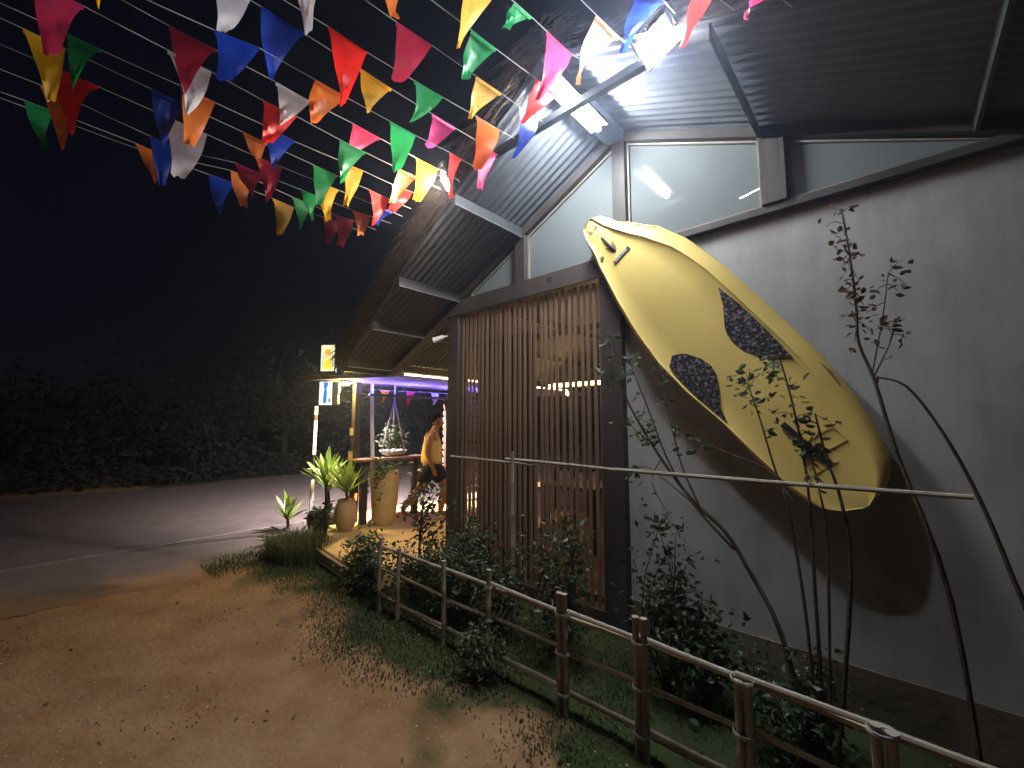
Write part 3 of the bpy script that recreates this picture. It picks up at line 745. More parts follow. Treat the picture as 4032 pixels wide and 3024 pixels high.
# standard rose at the corner of the screen: tall stem, leafy head
t = thing('standard_rose', (.66, -.9, 0), 'tall rose on a bare stem with cream flowers at the corner post', 'rose')
r = random.Random(31)
st = MB(); c0 = curve((.66, -.9, 0), (.68, -.9, 1.06), r, .02); st.tube(c0, .011, 6); lf = MB()
for k in range(15):
    a = r.uniform(0, 6.28); q = r.uniform(.08, .27); s_ = along(c0, r.uniform(.62, 1))
    c = curve(s_, s_ + Vector((math.cos(a) * q, math.sin(a) * q, r.uniform(-.06, .26))), r, .2); st.tube(c, [.006 * (1 - .1 * i) for i in range(7)], 5)
    leafset(lf, [along(c, r.uniform(.2, 1)) + Vector((r.gauss(0, 1), r.gauss(0, 1), r.gauss(0, 1))) * .035 for _ in range(15)], r, .048)
c = curve((.665, -.9, .42), (.94, -.86, .85), r, .05); st.tube(c, .006, 5)
st.build('stem', 'bark', t); o = lf.build('foliage', 'leafdark', t); o['kind'] = 'stuff'
for x, z, mt2 in ((.60, 1.20, 'petalcream'), (.74, 1.24, 'petalcream'), (.80, 1.02, 'petalcream'), (.46, 1.15, 'petalpink'), (.62, 1.30, 'petalcream')):
    f = MB()
    for k in range(10):
        a = k * 2.4; cc = Vector((x, -1.0, z)); d = Vector((math.cos(a), math.sin(a), r.uniform(-.2, .9))).normalized(); s_ = d.cross(Vector((0, 0, 1))).normalized() * .014
        f.add([cc, cc + d * .014 + s_, cc + d * .03, cc + d * .014 - s_], [(0, 1, 2, 3)])
    f.build('flower', mt2, t)
# arching rose canes from the right
def canes(name, base, lines, label, cat, leaves, mt, seed, size=.045, y=-.5):
    r = random.Random(seed); t = thing(name, base, label, cat); st = MB(); lf = MB()
    for pts, rad, lo, n in lines:
        c = []
        P = [Vector(p) for p in pts]
        for i in range((len(P) - 1) * 4 + 1):
            k = i / 4; j = min(int(k), len(P) - 2); tt = k - j
            p0 = P[max(j - 1, 0)]; p1 = P[j]; p2 = P[j + 1]; p3 = P[min(j + 2, len(P) - 1)]
            c.append(.5 * ((2 * p1) + (p2 - p0) * tt + (2 * p0 - 5 * p1 + 4 * p2 - p3) * tt * tt + (3 * p1 - p0 - 3 * p2 + p3) * tt ** 3))
        st.tube(c, [rad * (1 - .65 * i / len(c)) for i in range(len(c))], 6)
        for _ in range(n):
            p = along(c, r.uniform(lo, 1.0)); d = Vector((r.gauss(0, 1), r.gauss(0, .6), r.gauss(.2, 1))).normalized() * r.uniform(.03, .11)
            st.tube([p, p + d * .6 + Vector((0, 0, .01)), p + d], [.0022, .002, .0012], 4)
            leafset(lf, [p + d * r.uniform(.6, 1.1) + Vector((r.gauss(0, 1), r.gauss(0, 1), r.gauss(0, 1))) * .022 for _ in range(leaves)], r, size)
    st.build('stem', 'bark', t); o = lf.build('foliage', mt, t); o['kind'] = 'stuff'
    return t
canes('rose_canes', (3.42, -.62, 0), [
    ([(3.42, -.62, 0), (3.30, -.55, .55), (3.15, -.5, .83), (3.03, -.5, 1.03), (2.82, -.48, 1.21), (2.60, -.48, 1.51), (2.40, -.46, 1.85), (2.31, -.44, 2.13), (2.26, -.42, 2.34)], .014, .62, 17),
    ([(3.08, -.5, .93), (2.86, -.5, 1.16), (2.70, -.48, 1.42), (2.57, -.46, 1.75), (2.47, -.45, 2.0), (2.44, -.45, 2.10)], .008, .45, 10),
    ([(2.92, -.5, 1.10), (2.80, -.5, 1.38), (2.72, -.48, 1.70), (2.62, -.46, 2.02)], .006, .3, 9),
    ([(3.0, -.5, 1.05), (2.66, -.48, 1.30), (2.52, -.48, 1.36), (2.36, -.48, 1.22)], .004, .7, 3),
    ([(2.62, -.48, 1.50), (2.5, -.5, 1.60), (2.38, -.5, 1.72)], .004, .2, 6),
    ([(2.66, -.48, 1.42), (2.60, -.5, 1.26), (2.72, -.5, 1.06)], .004, .9, 2)],
    'long arching rose canes reaching left across the yellow board', 'rose', 4, 'leafmid', 41)
canes('rose_shoots', (3.45, -.66, 0), [
    ([(3.45, -.66, 0), (3.42, -.62, .7), (3.36, -.55, 1.2), (3.30, -.52, 1.42), (3.24, -.5, 1.68), (3.19, -.5, 1.87)], .009, .62, 9),
    ([(3.47, -.66, 0), (3.46, -.6, .8), (3.45, -.55, 1.35), (3.40, -.5, 1.75), (3.35, -.5, 2.02)], .010, .62, 14),
    ([(3.50, -.66, 0), (3.60, -.6, .9), (3.585, -.55, 1.25), (3.53, -.5, 1.48), (3.495, -.5, 1.70)], .012, .75, 3),
    ([(3.48, -.66, 0), (3.52, -.6, 1.0), (3.50, -.55, 1.3), (3.45, -.5, 1.55)], .008, .7, 5),
    ([(3.38, -.55, 1.25), (3.26, -.5, 1.40), (3.05, -.48, 1.48), (2.90, -.46, 1.55)], .005, .8, 3)],
    'bunch of upright thorny rose shoots in front of the lower yellow board', 'rose', 5, 'leafmid', 42)
canes('dry_sapling', (3.98, -.60, 0), [
    ([(3.98, -.6, 0), (3.93, -.56, .9), (3.80, -.5, 1.5), (3.74, -.48, 1.85), (3.69, -.46, 2.05), (3.69, -.45, 2.24), (3.68, -.44, 2.51), (3.66, -.43, 2.78)], .012, .63, 24),
    ([(3.73, -.48, 1.86), (3.80, -.46, 2.02), (3.84, -.46, 2.15)], .004, .5, 6),
    ([(3.73, -.48, 1.88), (3.79, -.46, 2.18), (3.82, -.46, 2.38)], .004, .6, 6)],
    'thin sapling with dry brown leaves against the right of the plaster wall', 'sapling', 4, 'leafdry', 43, size=.04)
canes('bare_branch', (4.2, -.62, 0), [
    ([(4.2, -.62, 0), (4.17, -.56, .7), (4.11, -.5, 1.05), (4.04, -.5, 1.35), (3.95, -.5, 1.62), (3.85, -.5, 1.82), (3.75, -.5, 1.87)], .012, .95, 1)],
    'bare curved branch rising at the far right of the wall', 'branch', 1, 'leafdry', 44)

# grass, weeds, stones and litter on the yard
def grass(n, seed, region, hgt):
    r = random.Random(seed); m = MB()
    k = 0
    while k < n:
        x, y, dens = region(r)
        if r.random() > dens: continue
        k += 1
        z = gh(x, y); h = hgt * r.uniform(.4, 1.3); a = r.uniform(0, 6.28); w = .0045
        d = Vector((math.cos(a), math.sin(a), 0)); s_ = Vector((-d.y, d.x, 0)) * w; b = Vector((x, y, z)); tip = b + d * h * r.uniform(.2, .9) + Vector((0, 0, h))
        mid = b + d * h * .2 + Vector((0, 0, h * .6))
        m.add([b - s_, b + s_, mid + s_ * .7, mid - s_ * .7, tip], [(0, 1, 2, 3), (3, 2, 4)])
    return m
def strip_region(r):
    x = r.uniform(-1.9, 3.4); y = r.uniform(-2.6, -.1)
    c = -1.05 - .38 - .10 * math.sin(2.3 * x) - .06 * math.sin(5.9 * x) - max(0, (.7 - abs(x - .7))) * .25
    f = max(0, min(1, (y - c + .25) / .35))
    patch = .5 + .5 * math.sin(5.1 * x + 3 * y) * math.sin(4.3 * y - 2 * x)
    f *= .25 + .75 * patch
    if x > 1.9: f *= .35 + .3 * math.sin(6 * x)
    return x, y, max(0.0, f)
o = grass(22000, 1, strip_region, .026).build('grass', 'grass'); tag(o, 'short green grass along the foot of the bamboo fence', 'grass'); o['kind'] = 'stuff'
def yard_region(r):
    x = r.uniform(-1.8, 4.2); y = r.uniform(-4.5, -1.2)
    p = math.sin(3.1 * x + 1.3 * y) * math.sin(2.7 * y - 1.1 * x) + .5 * math.sin(7.3 * x) * math.sin(8.1 * y)
    return x, y, max(0, p - .45)
o = grass(700, 2, yard_region, .015).build('weeds', 'grass'); tag(o, 'sparse weeds scattered over the dirt yard', 'weeds'); o['kind'] = 'stuff'
def clump_region(r):
    a = r.uniform(0, 6.28); q = math.sqrt(r.random()); return -1.78 + .46 * q * math.cos(a), -.98 + .32 * q * math.sin(a), 1
tc = thing('grass_clump', (-1.78, -.98, 0), 'thick tuft of long green grass at the corner of the deck', 'grass clump')
o = grass(3000, 3, clump_region, .26).build('blades', 'grass', tc); o['kind'] = 'stuff'
r = random.Random(9); m = MB()
for i in range(2200):
    x = r.uniform(-2.3, 4.4); y = r.uniform(-4.6, -1.15); s_ = abs(r.gauss(0, .004)) + .0022; c = Vector((x, y, gh(x, y) + s_ * .25))
    vs = [c + Vector((r.uniform(.6, 1.2) * s_ * a, r.uniform(.6, 1.2) * s_ * b, r.uniform(.4, .8) * s_ * d)) for a, b, d in ((1, 0, 0), (-1, 0, 0), (0, 1, 0), (0, -1, 0), (0, 0, 1), (0, 0, -1))]
    m.add(vs, [(0, 2, 4), (2, 1, 4), (1, 3, 4), (3, 0, 4), (2, 0, 5), (1, 2, 5), (3, 1, 5), (0, 3, 5)])
o = m.build('gravel', 'stone'); tag(o, 'loose gravel and crumbs of soil on the dirt yard', 'gravel'); o['kind'] = 'stuff'
m = MB(); r = random.Random(10); pts = []
for i in range(110):
    x = r.uniform(-1.5, 3.8); y = r.uniform(-3.6, -.7); pts.append((x, y, gh(x, y) + .012))
leafset(m, pts, r, .03, droop=.0); o = m.build('leaf_litter', 'leafdry'); tag(o, 'small dry leaves littering the dirt yard', 'leaf litter'); o['kind'] = 'stuff'
def verge_region(r):
    x = r.uniform(-2.9, -1.5); y = r.uniform(-1.9, .3); d = abs(x + 2.25 + .3 * (y + 1)); return x, y, max(0, 1 - d / .5)
o = grass(3200, 5, verge_region, .06).build('verge_grass', 'grass'); tag(o, 'pale strip of grass between road edge and deck', 'grass'); o['kind'] = 'stuff'

# ------------------------------------------------------------------ terrace
dk = thing('terrace_deck', (-1.2, .5, 0), 'raised ochre terrace floor with bamboo edging beside the building', 'terrace')
MB().prism([(-1.42, -.86), (-.12, -.98), (-.12, 5.4), (-3.0, 5.4), (-3.0, .12), (-2.5, -.28), (-1.86, -.62)], -.02, .16, axis=2).build('floor', 'ochre', dk, bevel=.02)
for i in range(3):
    culm((-1.45, -.895 - .004 * i, .135 - .05 * i), (-.05, -1.015 - .004 * i, .135 - .05 * i), .02).build('edge_pole', 'bamboo', dk, smooth=True)
# awning on the road side
aw = thing('awning', (-2.0, 1.5, 2.3), 'low flat awning along the road side lit purple from below', 'awning')
m = MB(); nx, ny = 8, 24
for j in range(ny + 1):
    for i in range(nx + 1):
        u = i / nx; v = j / ny; xf = lerp(-1.15, -2.62, u); yf = lerp(.07, -.63, u); y = lerp(yf, 5.2, v)
        m.v.append((xf, y, 2.295 + .0 * u + .012 * math.sin(9 * v + 5 * u) + .010 * math.sin(40 * v)))
for j in range(ny):
    for i in range(nx):
        k = j * (nx + 1) + i; m.f.append((k, k + 1, k + nx + 2, k + nx + 1))
m.build('awning_cloth', 'canvas', aw, smooth=True)
m = MB()
m.beam((-1.15, .06, 2.315), (-2.66, -.66, 2.31), .03, .05); m.build('front_rail', 'rust', aw)
m = MB().beam((-2.62, -.60, 2.31), (-2.62, 5.2, 2.31), .05, .06); m.build('side_rail', 'rust', aw)
m = MB()
for i in range(90):     # ragged sheet edge
    u = r.random(); x = lerp(-1.3, -2.72, u); y = lerp(.0, -.67, u); L = r.uniform(.02, .09)
    m.obox((x, y - .02, 2.335 + r.uniform(-.01, .02)), (.05, L, .004), rot=Euler((r.uniform(-.4, .2), r.uniform(-.2, .2), r.uniform(-.5, .9))))
o = m.build('ragged_edge', 'rust', aw); o['kind'] = 'stuff'
MB().box((-2.43, -.02, .1), (-2.33, .08, 2.33)).build('post', 'timber', aw, bevel=.006)
MB().tube([(-2.36, .36, .15), (-2.40, .33, 1.2), (-2.43, .30, 2.33)], [.032, .03, .03], 12).build('pipe_post', 'white', aw, smooth=True)
MB().box((-2.6, 3.6, .1), (-2.5, 3.7, 2.33)).build('post', 'timber', aw)
MB().obox((-2.335, -.06, 1.52), (.06, .006, .11), rot=Euler((0, 0, .5))).build('notice', 'paper', aw)
MB().obox((-2.36, -.055, 1.16), (.075, .006, .13), rot=Euler((0, 0, .5))).build('notice', 'ochre', aw)
# strip lights
t = thing('led_strip', (-1.9, 1.2, 2.3), 'purple strip light under the awning', 'strip light')
MB().box((-2.22, .15, 2.092), (-2.20, 3.4, 2.100)).build('diffuser', 'purpleled', t)
MB().prism([(-2.24, 2.07), (-2.17, 2.07), (-2.17, 2.107), (-2.175, 2.107), (-2.175, 2.088), (-2.235, 2.088), (-2.235, 2.1), (-2.24, 2.1)], .13, 3.42).build('channel', 'steel', t)
t = thing('led_strip', (-1.34, 1.2, 2.32), 'warm yellow strip light along the eave of the main roof', 'strip light')
MB().box((-1.335, .05, 2.335), (-1.325, 4.2, 2.347)).build('diffuser', 'warmstrip', t)
MB().box((-1.36, .03, 2.325), (-1.338, 4.22, 2.355)).build('channel', 'galv', t)
# oval lamp at the front of the awning
t = thing('bulkhead_lamp', (-2.35, -.17, 2.29), 'glowing yellow-green oval lamp at the awning corner', 'lamp')
MB().lathe((-2.35, -.17, 2.225), [(.02, .0), (.042, .006), (.048, .016), (.04, .03)], 16).build('diffuser', 'bulb', t, smooth=True)
MB().lathe((-2.35, -.17, 2.255), [(.072, .0), (.072, .02), (.05, .035)], 16).build('base', 'white', t, smooth=True)
# added floodlight, hidden behind the roof, placed to light the road
floodlight('floodlight', (-2.78, .60, 2.75), (-.33, .70, -.635), (0, .2, 1), .16, .12, 'small unseen floodlight added on a stub above the awning to light the road', 'roadfill', (-2.62, .58, 2.34))
# signs
t = thing('light_box_sign', (-2.55, -.36, 2.36), 'glowing cream sign box with a yellow drinking glass above the awning', 'sign')
ax = (Vector((.80, .60, 0)), Vector((-.60, .80, 0)), Vector((0, 0, 1)))
c = Vector((-2.55, -.36, 2.635))
MB().obox(c, (.22, .05, .40), axes=ax).build('box', 'signcream', t, bevel=.004)
def onface(c, u, w, d=.027): return c + ax[0] * u + ax[2] * w - ax[1] * d
def facepoly(c, poly, mt, name, par, d=.0285):
    q = MB(); n = len(poly); q.v = [tuple(onface(c, u, w, d)) for u, w in poly] + [tuple(onface(c, u, w, d - .002)) for u, w in poly]
    q.f = [tuple(range(n)), tuple(range(n, 2 * n))[::-1]] + [(i, (i + 1) % n, n + (i + 1) % n, n + i) for i in range(n)]
    q.build(name, mt, par)
facepoly(c, [(-.06, -.17), (.06, -.17), (.065, .02), (.02, .0), (-.05, -.03)], 'signyellow', 'picture', t)
facepoly(c, [(-.045, .05), (.05, .05), (.05, .11), (.03, .135), (-.03, .135), (-.045, .11)], 'signorange', 'picture', t)
facepoly(c, [(-.06, .0), (.06, .035), (.055, .05), (-.055, .02)], 'signorange', 'picture', t)
facepoly(c, [(-.085, -.14), (-.072, -.14), (-.066, .1), (-.078, .1)], 'signpale', 'picture', t)
facepoly(c, [(.085, -.14), (.072, -.14), (.066, .1), (.078, .1)], 'signpale', 'picture', t)
fr = MB()
for u in (-.114, .114): fr.obox(c + ax[0] * u, (.012, .06, .424), axes=ax)
for w in (-.206, .206): fr.obox(c + ax[2] * w, (.216, .06, .012), axes=ax)
fr.build('frame', 'black', t); MB().box((-2.56, -.37, 2.36), (-2.54, -.35, 2.42)).build('foot', 'black', t)
t = thing('light_box_sign', (-2.58, -.36, 2.3), 'glowing white sign box with a blue bottle hanging under the awning', 'sign')
c = Vector((-2.59, -.36, 2.10))
MB().obox(c, (.20, .05, .35), axes=ax).build('box', 'signwhite', t, bevel=.01)
facepoly(c, [(-.03, -.13), (-.012, -.155), (.006, -.155), (.024, -.13), (.03, .0), (.018, .07), (.04, .12), (.045, .165), (-.03, .165), (-.03, .11), (-.014, .06), (-.026, .0)], 'signblue', 'picture', t)
facepoly(c, [(.055, -.13), (.085, -.13), (.085, -.08), (.06, -.075)], 'signgrey', 'emblem', t)
MB().obox(c + ax[0] * .155 - ax[1] * -.0, (.105, .044, .34), axes=ax).build('side_panel', 'signgrey', t, bevel=.008)
MB().obox(c + ax[0] * .213 - ax[1] * .012 + ax[2] * .09, (.022, .05, .15), axes=ax).build('side_lamp', 'signpale', t)
MB().beam(c + ax[2] * .17, c + ax[2] * .23, .02, .02, up=(1, 0, 0)).build('hanger', 'black', t)
# counter along the road side, with a post and small reflector
t = thing('bar_counter', (-2.2, .5, .16), 'curved wooden bar top on posts along the edge of the terrace', 'counter')
m = MB(); pl = [(-2.38, -.10), (-2.22, -.16), (-2.06, -.10), (-2.00, .1), (-2.04, .6), (-2.06, 1.15), (-2.34, 1.15), (-2.36, .3)]
m.prism(pl, 1.075, 1.11, axis=2); m.build('top', 'slatwood', t, bevel=.008)
for x, y in ((-2.15, .06), (-2.2, 1.0)):
    MB().box((x - .045, y - .045, .16), (x + .045, y + .045, 1.074)).build('leg', 'timber', t)
o = MB().obox((-2.20, -.03, .56), (.03, .012, .10), rot=Euler((0, .1, .6))).build('reflector', 'orangeglow', loc=(-2.2, -.03, .56)); tag(o, 'small glowing orange light on the counter post', 'light')
# planters
t = thing('tall_planter', (-1.92, .28, .16), 'tall ochre planter with trailing leaves under the counter', 'planter')
MB().lathe((-1.92, .28, .16), [(.13, 0), (.165, .06), (.19, .35), (.205, .62), (.20, .74), (.185, .78), (.17, .78), (.16, .72)], 24).build('pot', 'ochre', t, smooth=True)
lf = MB(); r = random.Random(51); leafset(lf, [(-1.92 + r.gauss(0, .13), .28 + r.gauss(0, .13), .97 + r.gauss(0, .08)) for _ in range(150)] + [(-1.84 + r.gauss(0, .07), .13 + r.gauss(0, .05), .97 - abs(r.gauss(0, .17))) for _ in range(110)], r, .06); o = lf.build('foliage', 'leafmid', t); o['kind'] = 'stuff'
t = thing('clay_jar', (-1.95, -.30, .16), 'round clay jar at the left front of the terrace holding a palm', 'jar')
MB().lathe((-1.95, -.30, .16), [(.075, 0), (.12, .06), (.15, .17), (.155, .27), (.135, .36), (.11, .40), (.125, .43), (.11, .43), (.10, .38)], 24).build('pot', 'clay', t, smooth=True)
t = thing('dark_tub', (-2.72, -.22, 0), 'dark round tub holding the larger palm by the road', 'tub')
MB().lathe((-2.72, -.22, 0), [(.20, 0), (.26, .10), (.28, .22), (.26, .30), (.24, .32), (.22, .28)], 22).build('pot', 'potdark', t, smooth=True)
def palm_leaf():
    m = MB(); n = 6
    for i in range(n + 1):
        t_ = i / n; w = .058 * math.sin(math.pi * min(1, t_ * .82 + .14)) ** .8 * (1 if t_ < .99 else 0) + .002
        x = t_; z = -.12 * t_ * t_
        m.v += [(x, -w, z + .012), (x, 0, z), (x, w, z + .012)]
    for i in range(n):
        for j in range(2):
            k = i * 3 + j; m.f.append((k, k + 1, k + 4, k + 3))
    return m
PL = None
def palm(base, trunk_h, L, n, label, seed, stems=1):
    global PL
    r = random.Random(seed); t = thing('palm_plant', base, label, 'palm'); b = Vector(base)
    for s in range(stems):
        o_ = Vector((r.uniform(-.06, .06), r.uniform(-.06, .06), 0)) if stems > 1 else Vector((0, 0, 0)); th = trunk_h * r.uniform(.8, 1.1)
        top = b + o_ * 2 + Vector((0, 0, th))
        MB().tube([b + o_, (b + o_ + top) / 2 + Vector((.01, .01, 0)), top], [.028, .024, .022], 8).build('trunk', 'bark', t, smooth=True)
        for i in range(n):
            a = i * 2.4 + r.uniform(-.3, .3); el = R(lerp(86, 30, (i / n) ** 1.2) + r.uniform(-8, 8)); sc = L * r.uniform(.75, 1.12)
            if PL is None:
                lo = palm_leaf().build('leaf', 'palm', t, loc=tuple(top), local=True); PL = lo
            else:
                lo = copyof(PL, top, t)
            lo.rotation_euler = Euler((r.uniform(-.3, .3), -el, a)); lo.scale = (sc, sc * 1.05 / .8, sc)
    return t
palm((-1.95, -.30, .56), .12, .50, 20, 'small palm with upright yellow-green leaves growing in the clay jar', 61)
palm((-2.72, -.22, .28), .42, .52, 18, 'larger palm with bright upright leaves in the dark tub', 62, stems=2)
palm((-3.26, -.58, 0), .16, .44, 18, 'small low palm at the road edge left of the others', 63)
# leaf skirt at the big palm foot
bush('fern_clump', (-2.62, -.34, .0), .5, .2, 10, 260, .07, 'dark ferny growth around the foot of the larger palm', 'fern', 'leafdark', 71)
# white marker post
t = thing('marker_post', (-3.0, -.34, 0), 'leaning white road marker post with dark bands beside the palms', 'post')
P0 = Vector((-3.0, -.34, 0)); P1 = Vector((-3.06, -.30, 1.92)); d = (P1 - P0)
def seg(a, b, w, mt, name): MB().beam(P0 + d * a, P0 + d * b, w, w * .5, up=(1, 0, 0)).build(name, mt, t)
seg(0, .40, .055, 'white', 'lower_band'); seg(.40, .60, .035, 'black', 'dark_band'); seg(.60, .88, .05, 'white', 'upper_band'); seg(.88, .93, .05, 'rust', 'dark_band'); seg(.93, 1.0, .05, 'white', 'top_band')
MB().obox(P0 + d * .475, (.20, .02, .05), axes=ax).build('cross_plate', 'white', t)
# hanging macrame planter
t = thing('hanging_planter', (-2.42, .72, 1.14), 'hanging basket on three white ropes with a leafy plant', 'planter')
top = Vector((-2.42, .72, 2.30)); kn = Vector((-2.42, .72, 2.02))
MB().tube([top, kn], .014, 8).build('rope', 'cordwhite', t, smooth=True)
for a in (0.5, 2.6, 4.7):
    MB().tube([kn, Vector((-2.42 + .21 * math.cos(a), .72 + .21 * math.sin(a), 1.20))], .016, 8).build('rope', 'cordwhite', t, smooth=True)
MB().lathe((-2.42, .72, 1.12), [(.12, 0), (.18, .02), (.215, .06), (.225, .085), (.20, .085), (.18, .05)], 22).build('bowl', 'white', t, smooth=True)
lf = MB(); r = random.Random(81); leafset(lf, [(-2.42 + r.gauss(0, .10), .72 + r.gauss(0, .10), 1.26 + abs(r.gauss(0, .16))) for _ in range(420)], r, .075, aspect=.3); o = lf.build('foliage', 'leafmid', t); o['kind'] = 'stuff'
# small bunting under the awning
t = thing('bunting_string', (-2.45, .3, 2.2), 'short string of small pennants hanging under the purple awning', 'bunting')
MB().tube([(-2.45, .25, 2.19), (-2.44, 1.4, 2.20), (-2.43, 2.6, 2.21)], .003, 5).build('cord', 'cordwhite', t)
for k, (y, c_) in enumerate(((.47, 'y'), (.97, 'p'), (1.50, 'w'), (2.08, 'm'))):
    pennant((-2.45, y, 2.19), (-2.45, y + .17, 2.19), (-2.45, y + .04, 1.98), c_, t, rf)
# slatted screen at the far end of the terrace
t = thing('slatted_fence', (-2.5, 3.0, .16), 'horizontal slatted wooden screen behind the walking person', 'screen')
for i in range(15):
    z = .3 + i * .125
    MB().box((-2.55, 1.86, z), (-2.52, 3.55, z + .08)).build('slat', 'slatwood', t)
for y in (1.86, 3.5): MB().box((-2.52, y, .16), (-2.46, y + .06, 2.2)).build('post', 'darkwood', t)

# ------------------------------------------------------------------ what shows through the screen
t = thing('bar_shelf', (1.2, 4.4, .12), 'lit bar shelving inside the building seen through the slats', 'shelf')
MB().box((-.6, 4.2, .12), (2.6, 4.55, 1.12)).build('counter', 'darkwood', t)
for z in (1.12, 1.55, 1.98): MB().box((-.6, 4.3, z), (2.6, 4.56, z + .03)).build('shelf_board', 'slatwood', t)
r = random.Random(91); rb = [('bottle', 'clay'), ('bottle', 'leafmid'), ('bottle', 'orangeplastic'), ('bottle', 'white')]
for i in range(26):
    x = -.5 + i * .118; z = (1.15, 1.58)[i % 2]; h = r.uniform(.18, .28)
    MB().lathe((x, 4.4, z), [(.03, 0), (.032, h * .55), (.012, h * .75), (.012, h)], 8).build('bottle', r.choice(rb)[1], t, smooth=True)
t = thing('led_strip', (1.0, 3.4, 2.3), 'yellow strip light inside the building seen through the slats', 'strip light')
MB().box((-.9, 3.0, 2.30), (1.6, 3.02, 2.36)).build('diffuser', 'warmstrip', t); MB().box((-.9, 3.022, 2.28), (1.6, 3.05, 2.38)).build('channel', 'darkwood', t)
t = thing('pendant_lamp', (.9, 2.2, 2.6), 'warm hanging bulb inside the building behind the slats', 'lamp')
MB().lathe((.9, 2.2, 2.35), [(.02, 0), (.04, .03), (.035, .07), (.015, .1)], 12).build('bulb', 'warmbulb', t, smooth=True); MB().tube([(.9, 2.2, 2.45), (.9, 2.2, 3.4)], .005, 6).build('cable', 'black', t)
t = thing('pendant_lamp', (-.9, 2.4, 2.2), 'small round greenish lamp seen through the middle of the slats', 'lamp')
MB().lathe((-.35, 2.8, 2.12), [(.01, 0), (.03, .02), (.03, .05), (.01, .07)], 12).build('bulb', 'greendot', t, smooth=True); MB().tube([(-.35, 2.8, 2.19), (-.35, 2.8, 3.0)], .004, 6).build('cable', 'black', t)
for k, (x, y, lab) in enumerate(((.75, 1.5, 'wooden table inside the building nearest the slats'), (-.4, 3.2, 'wooden table farther inside the building'))):
    t = thing('dining_table', (x, y, .12), lab, 'table', 'tables inside the building')
    MB().box((x - .4, y - .35, .84), (x + .4, y + .35, .88)).build('top', 'darkwood', t, bevel=.005)
    for sx in (-.34, .34):
        for sy in (-.29, .29): MB().box((x + sx - .03, y + sy - .03, .12), (x + sx + .03, y + sy + .03, .839)).build('leg', 'darkwood', t)

# ------------------------------------------------------------------ person walking on the terrace
def skinned(name, chain, edges, mt, parent, sub_=2, root=0, grow=1.25):
    me = bpy.data.meshes.new(name); me.from_pydata([c[:3] for c in chain], edges, [])
    o = bpy.data.objects.new(name, me); SC.collection.objects.link(o); o.parent = parent
    md = o.modifiers.new('skin', 'SKIN'); md.use_smooth_shade = True; md.branch_smoothing = .6
    for i, c in enumerate(chain):
        sv = me.skin_vertices[0].data[i]; rr = (c[3] * grow, c[3] * grow); sv.radius = rr; sv.use_root = (i == root)
    ss = o.modifiers.new('sub', 'SUBSURF'); ss.levels = sub_; ss.render_levels = sub_
    me.materials.append(M[mt]); WL[o] = WL[parent]; return o
pr = thing('person', (-1.68, .95, .16), 'person in a pale sleeveless top and black shorts walking on the terrace', 'person', rz=math.atan2(.674, .739))
B = [(0, 0, .90, .125), (0, 0, 1.03, .118), (.015, 0, 1.19, .128), (.01, 0, 1.31, .085), (.03, 0, 1.375, .050), (.06, 0, 1.435, .055), (.085, 0, 1.495, .078), (.075, 0, 1.565, .075), (.065, 0, 1.60, .04),   # 0-8 trunk, neck, head
     (.165, 0, 1.49, .013), (.12, 0, 1.445, .032),                                                                                # nose, chin
     (.0, .135, 1.30, .055), (-.03, .185, 1.16, .044), (-.06, .20, 1.03, .038), (.03, .20, .92, .032), (.10, .19, .83, .025), (.15, .185, .77, .022),       # 11-16 left arm
     (.0, -.135, 1.30, .055), (-.02, -.185, 1.16, .044), (-.03, -.20, 1.03, .039), (.02, -.205, .91, .032), (.055, -.20, .81, .025), (.075, -.195, .75, .022),   # 17-22 right arm
     (.01, .09, .80, .092), (.13, .085, .62, .078), (.20, .08, .47, .056), (.16, .08, .27, .053), (.14, .08, .09, .034), (.24, .08, .035, .028),      # 23-28 left leg, forward
     (-.02, -.09, .80, .092), (-.10, -.085, .62, .078), (-.15, -.08, .47, .056), (-.30, -.08, .31, .053), (-.42, -.08, .17, .034), (-.38, -.08, .055, .028)]   # 29-34 right leg, trailing
E_ = [(0, 1), (1, 2), (2, 3), (3, 4), (4, 5), (5, 6), (6, 7), (7, 8), (6, 9), (5, 10), (3, 11), (11, 12), (12, 13), (13, 14), (14, 15), (15, 16), (3, 17), (17, 18), (18, 19), (19, 20), (20, 21), (21, 22),
      (0, 23), (23, 24), (24, 25), (25, 26), (26, 27), (27, 28), (0, 29), (29, 30), (30, 31), (31, 32), (32, 33), (33, 34)]
# fingers and thumbs
for base, d0, sy in ((16, Vector((.03, -.003, -.05)), 1), (22, Vector((.02, .002, -.055)), -1)):
    p = Vector(B[base][:3])
    for k in range(4):
        q = p + Vector(((k - 1.5) * .013, 0, 0)) + d0 * .25; L = (.06, .07, .066, .052)[k]; dd = d0.normalized()
        i0 = len(B); B.append((*(q + dd * .01), .0085)); B.append((*(q + dd * L * .5), .008)); B.append((*(q + dd * L * .9 + Vector((.012, -.008 * sy, 0))), .007)); E_ += [(base, i0), (i0, i0 + 1), (i0 + 1, i0 + 2)]
    i0 = len(B); q = p + Vector((.026, 0, .004)); B.append((*q, .0095)); B.append((*(q + Vector((.014, 0, -.03))), .008)); E_ += [(base, i0), (i0, i0 + 1)]
skinned('body', B, E_, 'skin', pr)
skinned('tank_top', [(0, 0, .82, .132), (0, 0, .93, .138), (0, 0, 1.05, .130), (.015, 0, 1.19, .140), (.008, 0, 1.29, .112), (.012, 0, 1.38, .072), (.004, .10, 1.335, .052), (.004, -.10, 1.335, .052)], [(0, 1), (1, 2), (2, 3), (3, 4), (4, 5), (4, 6), (4, 7)], 'topcloth', pr, grow=1.34)
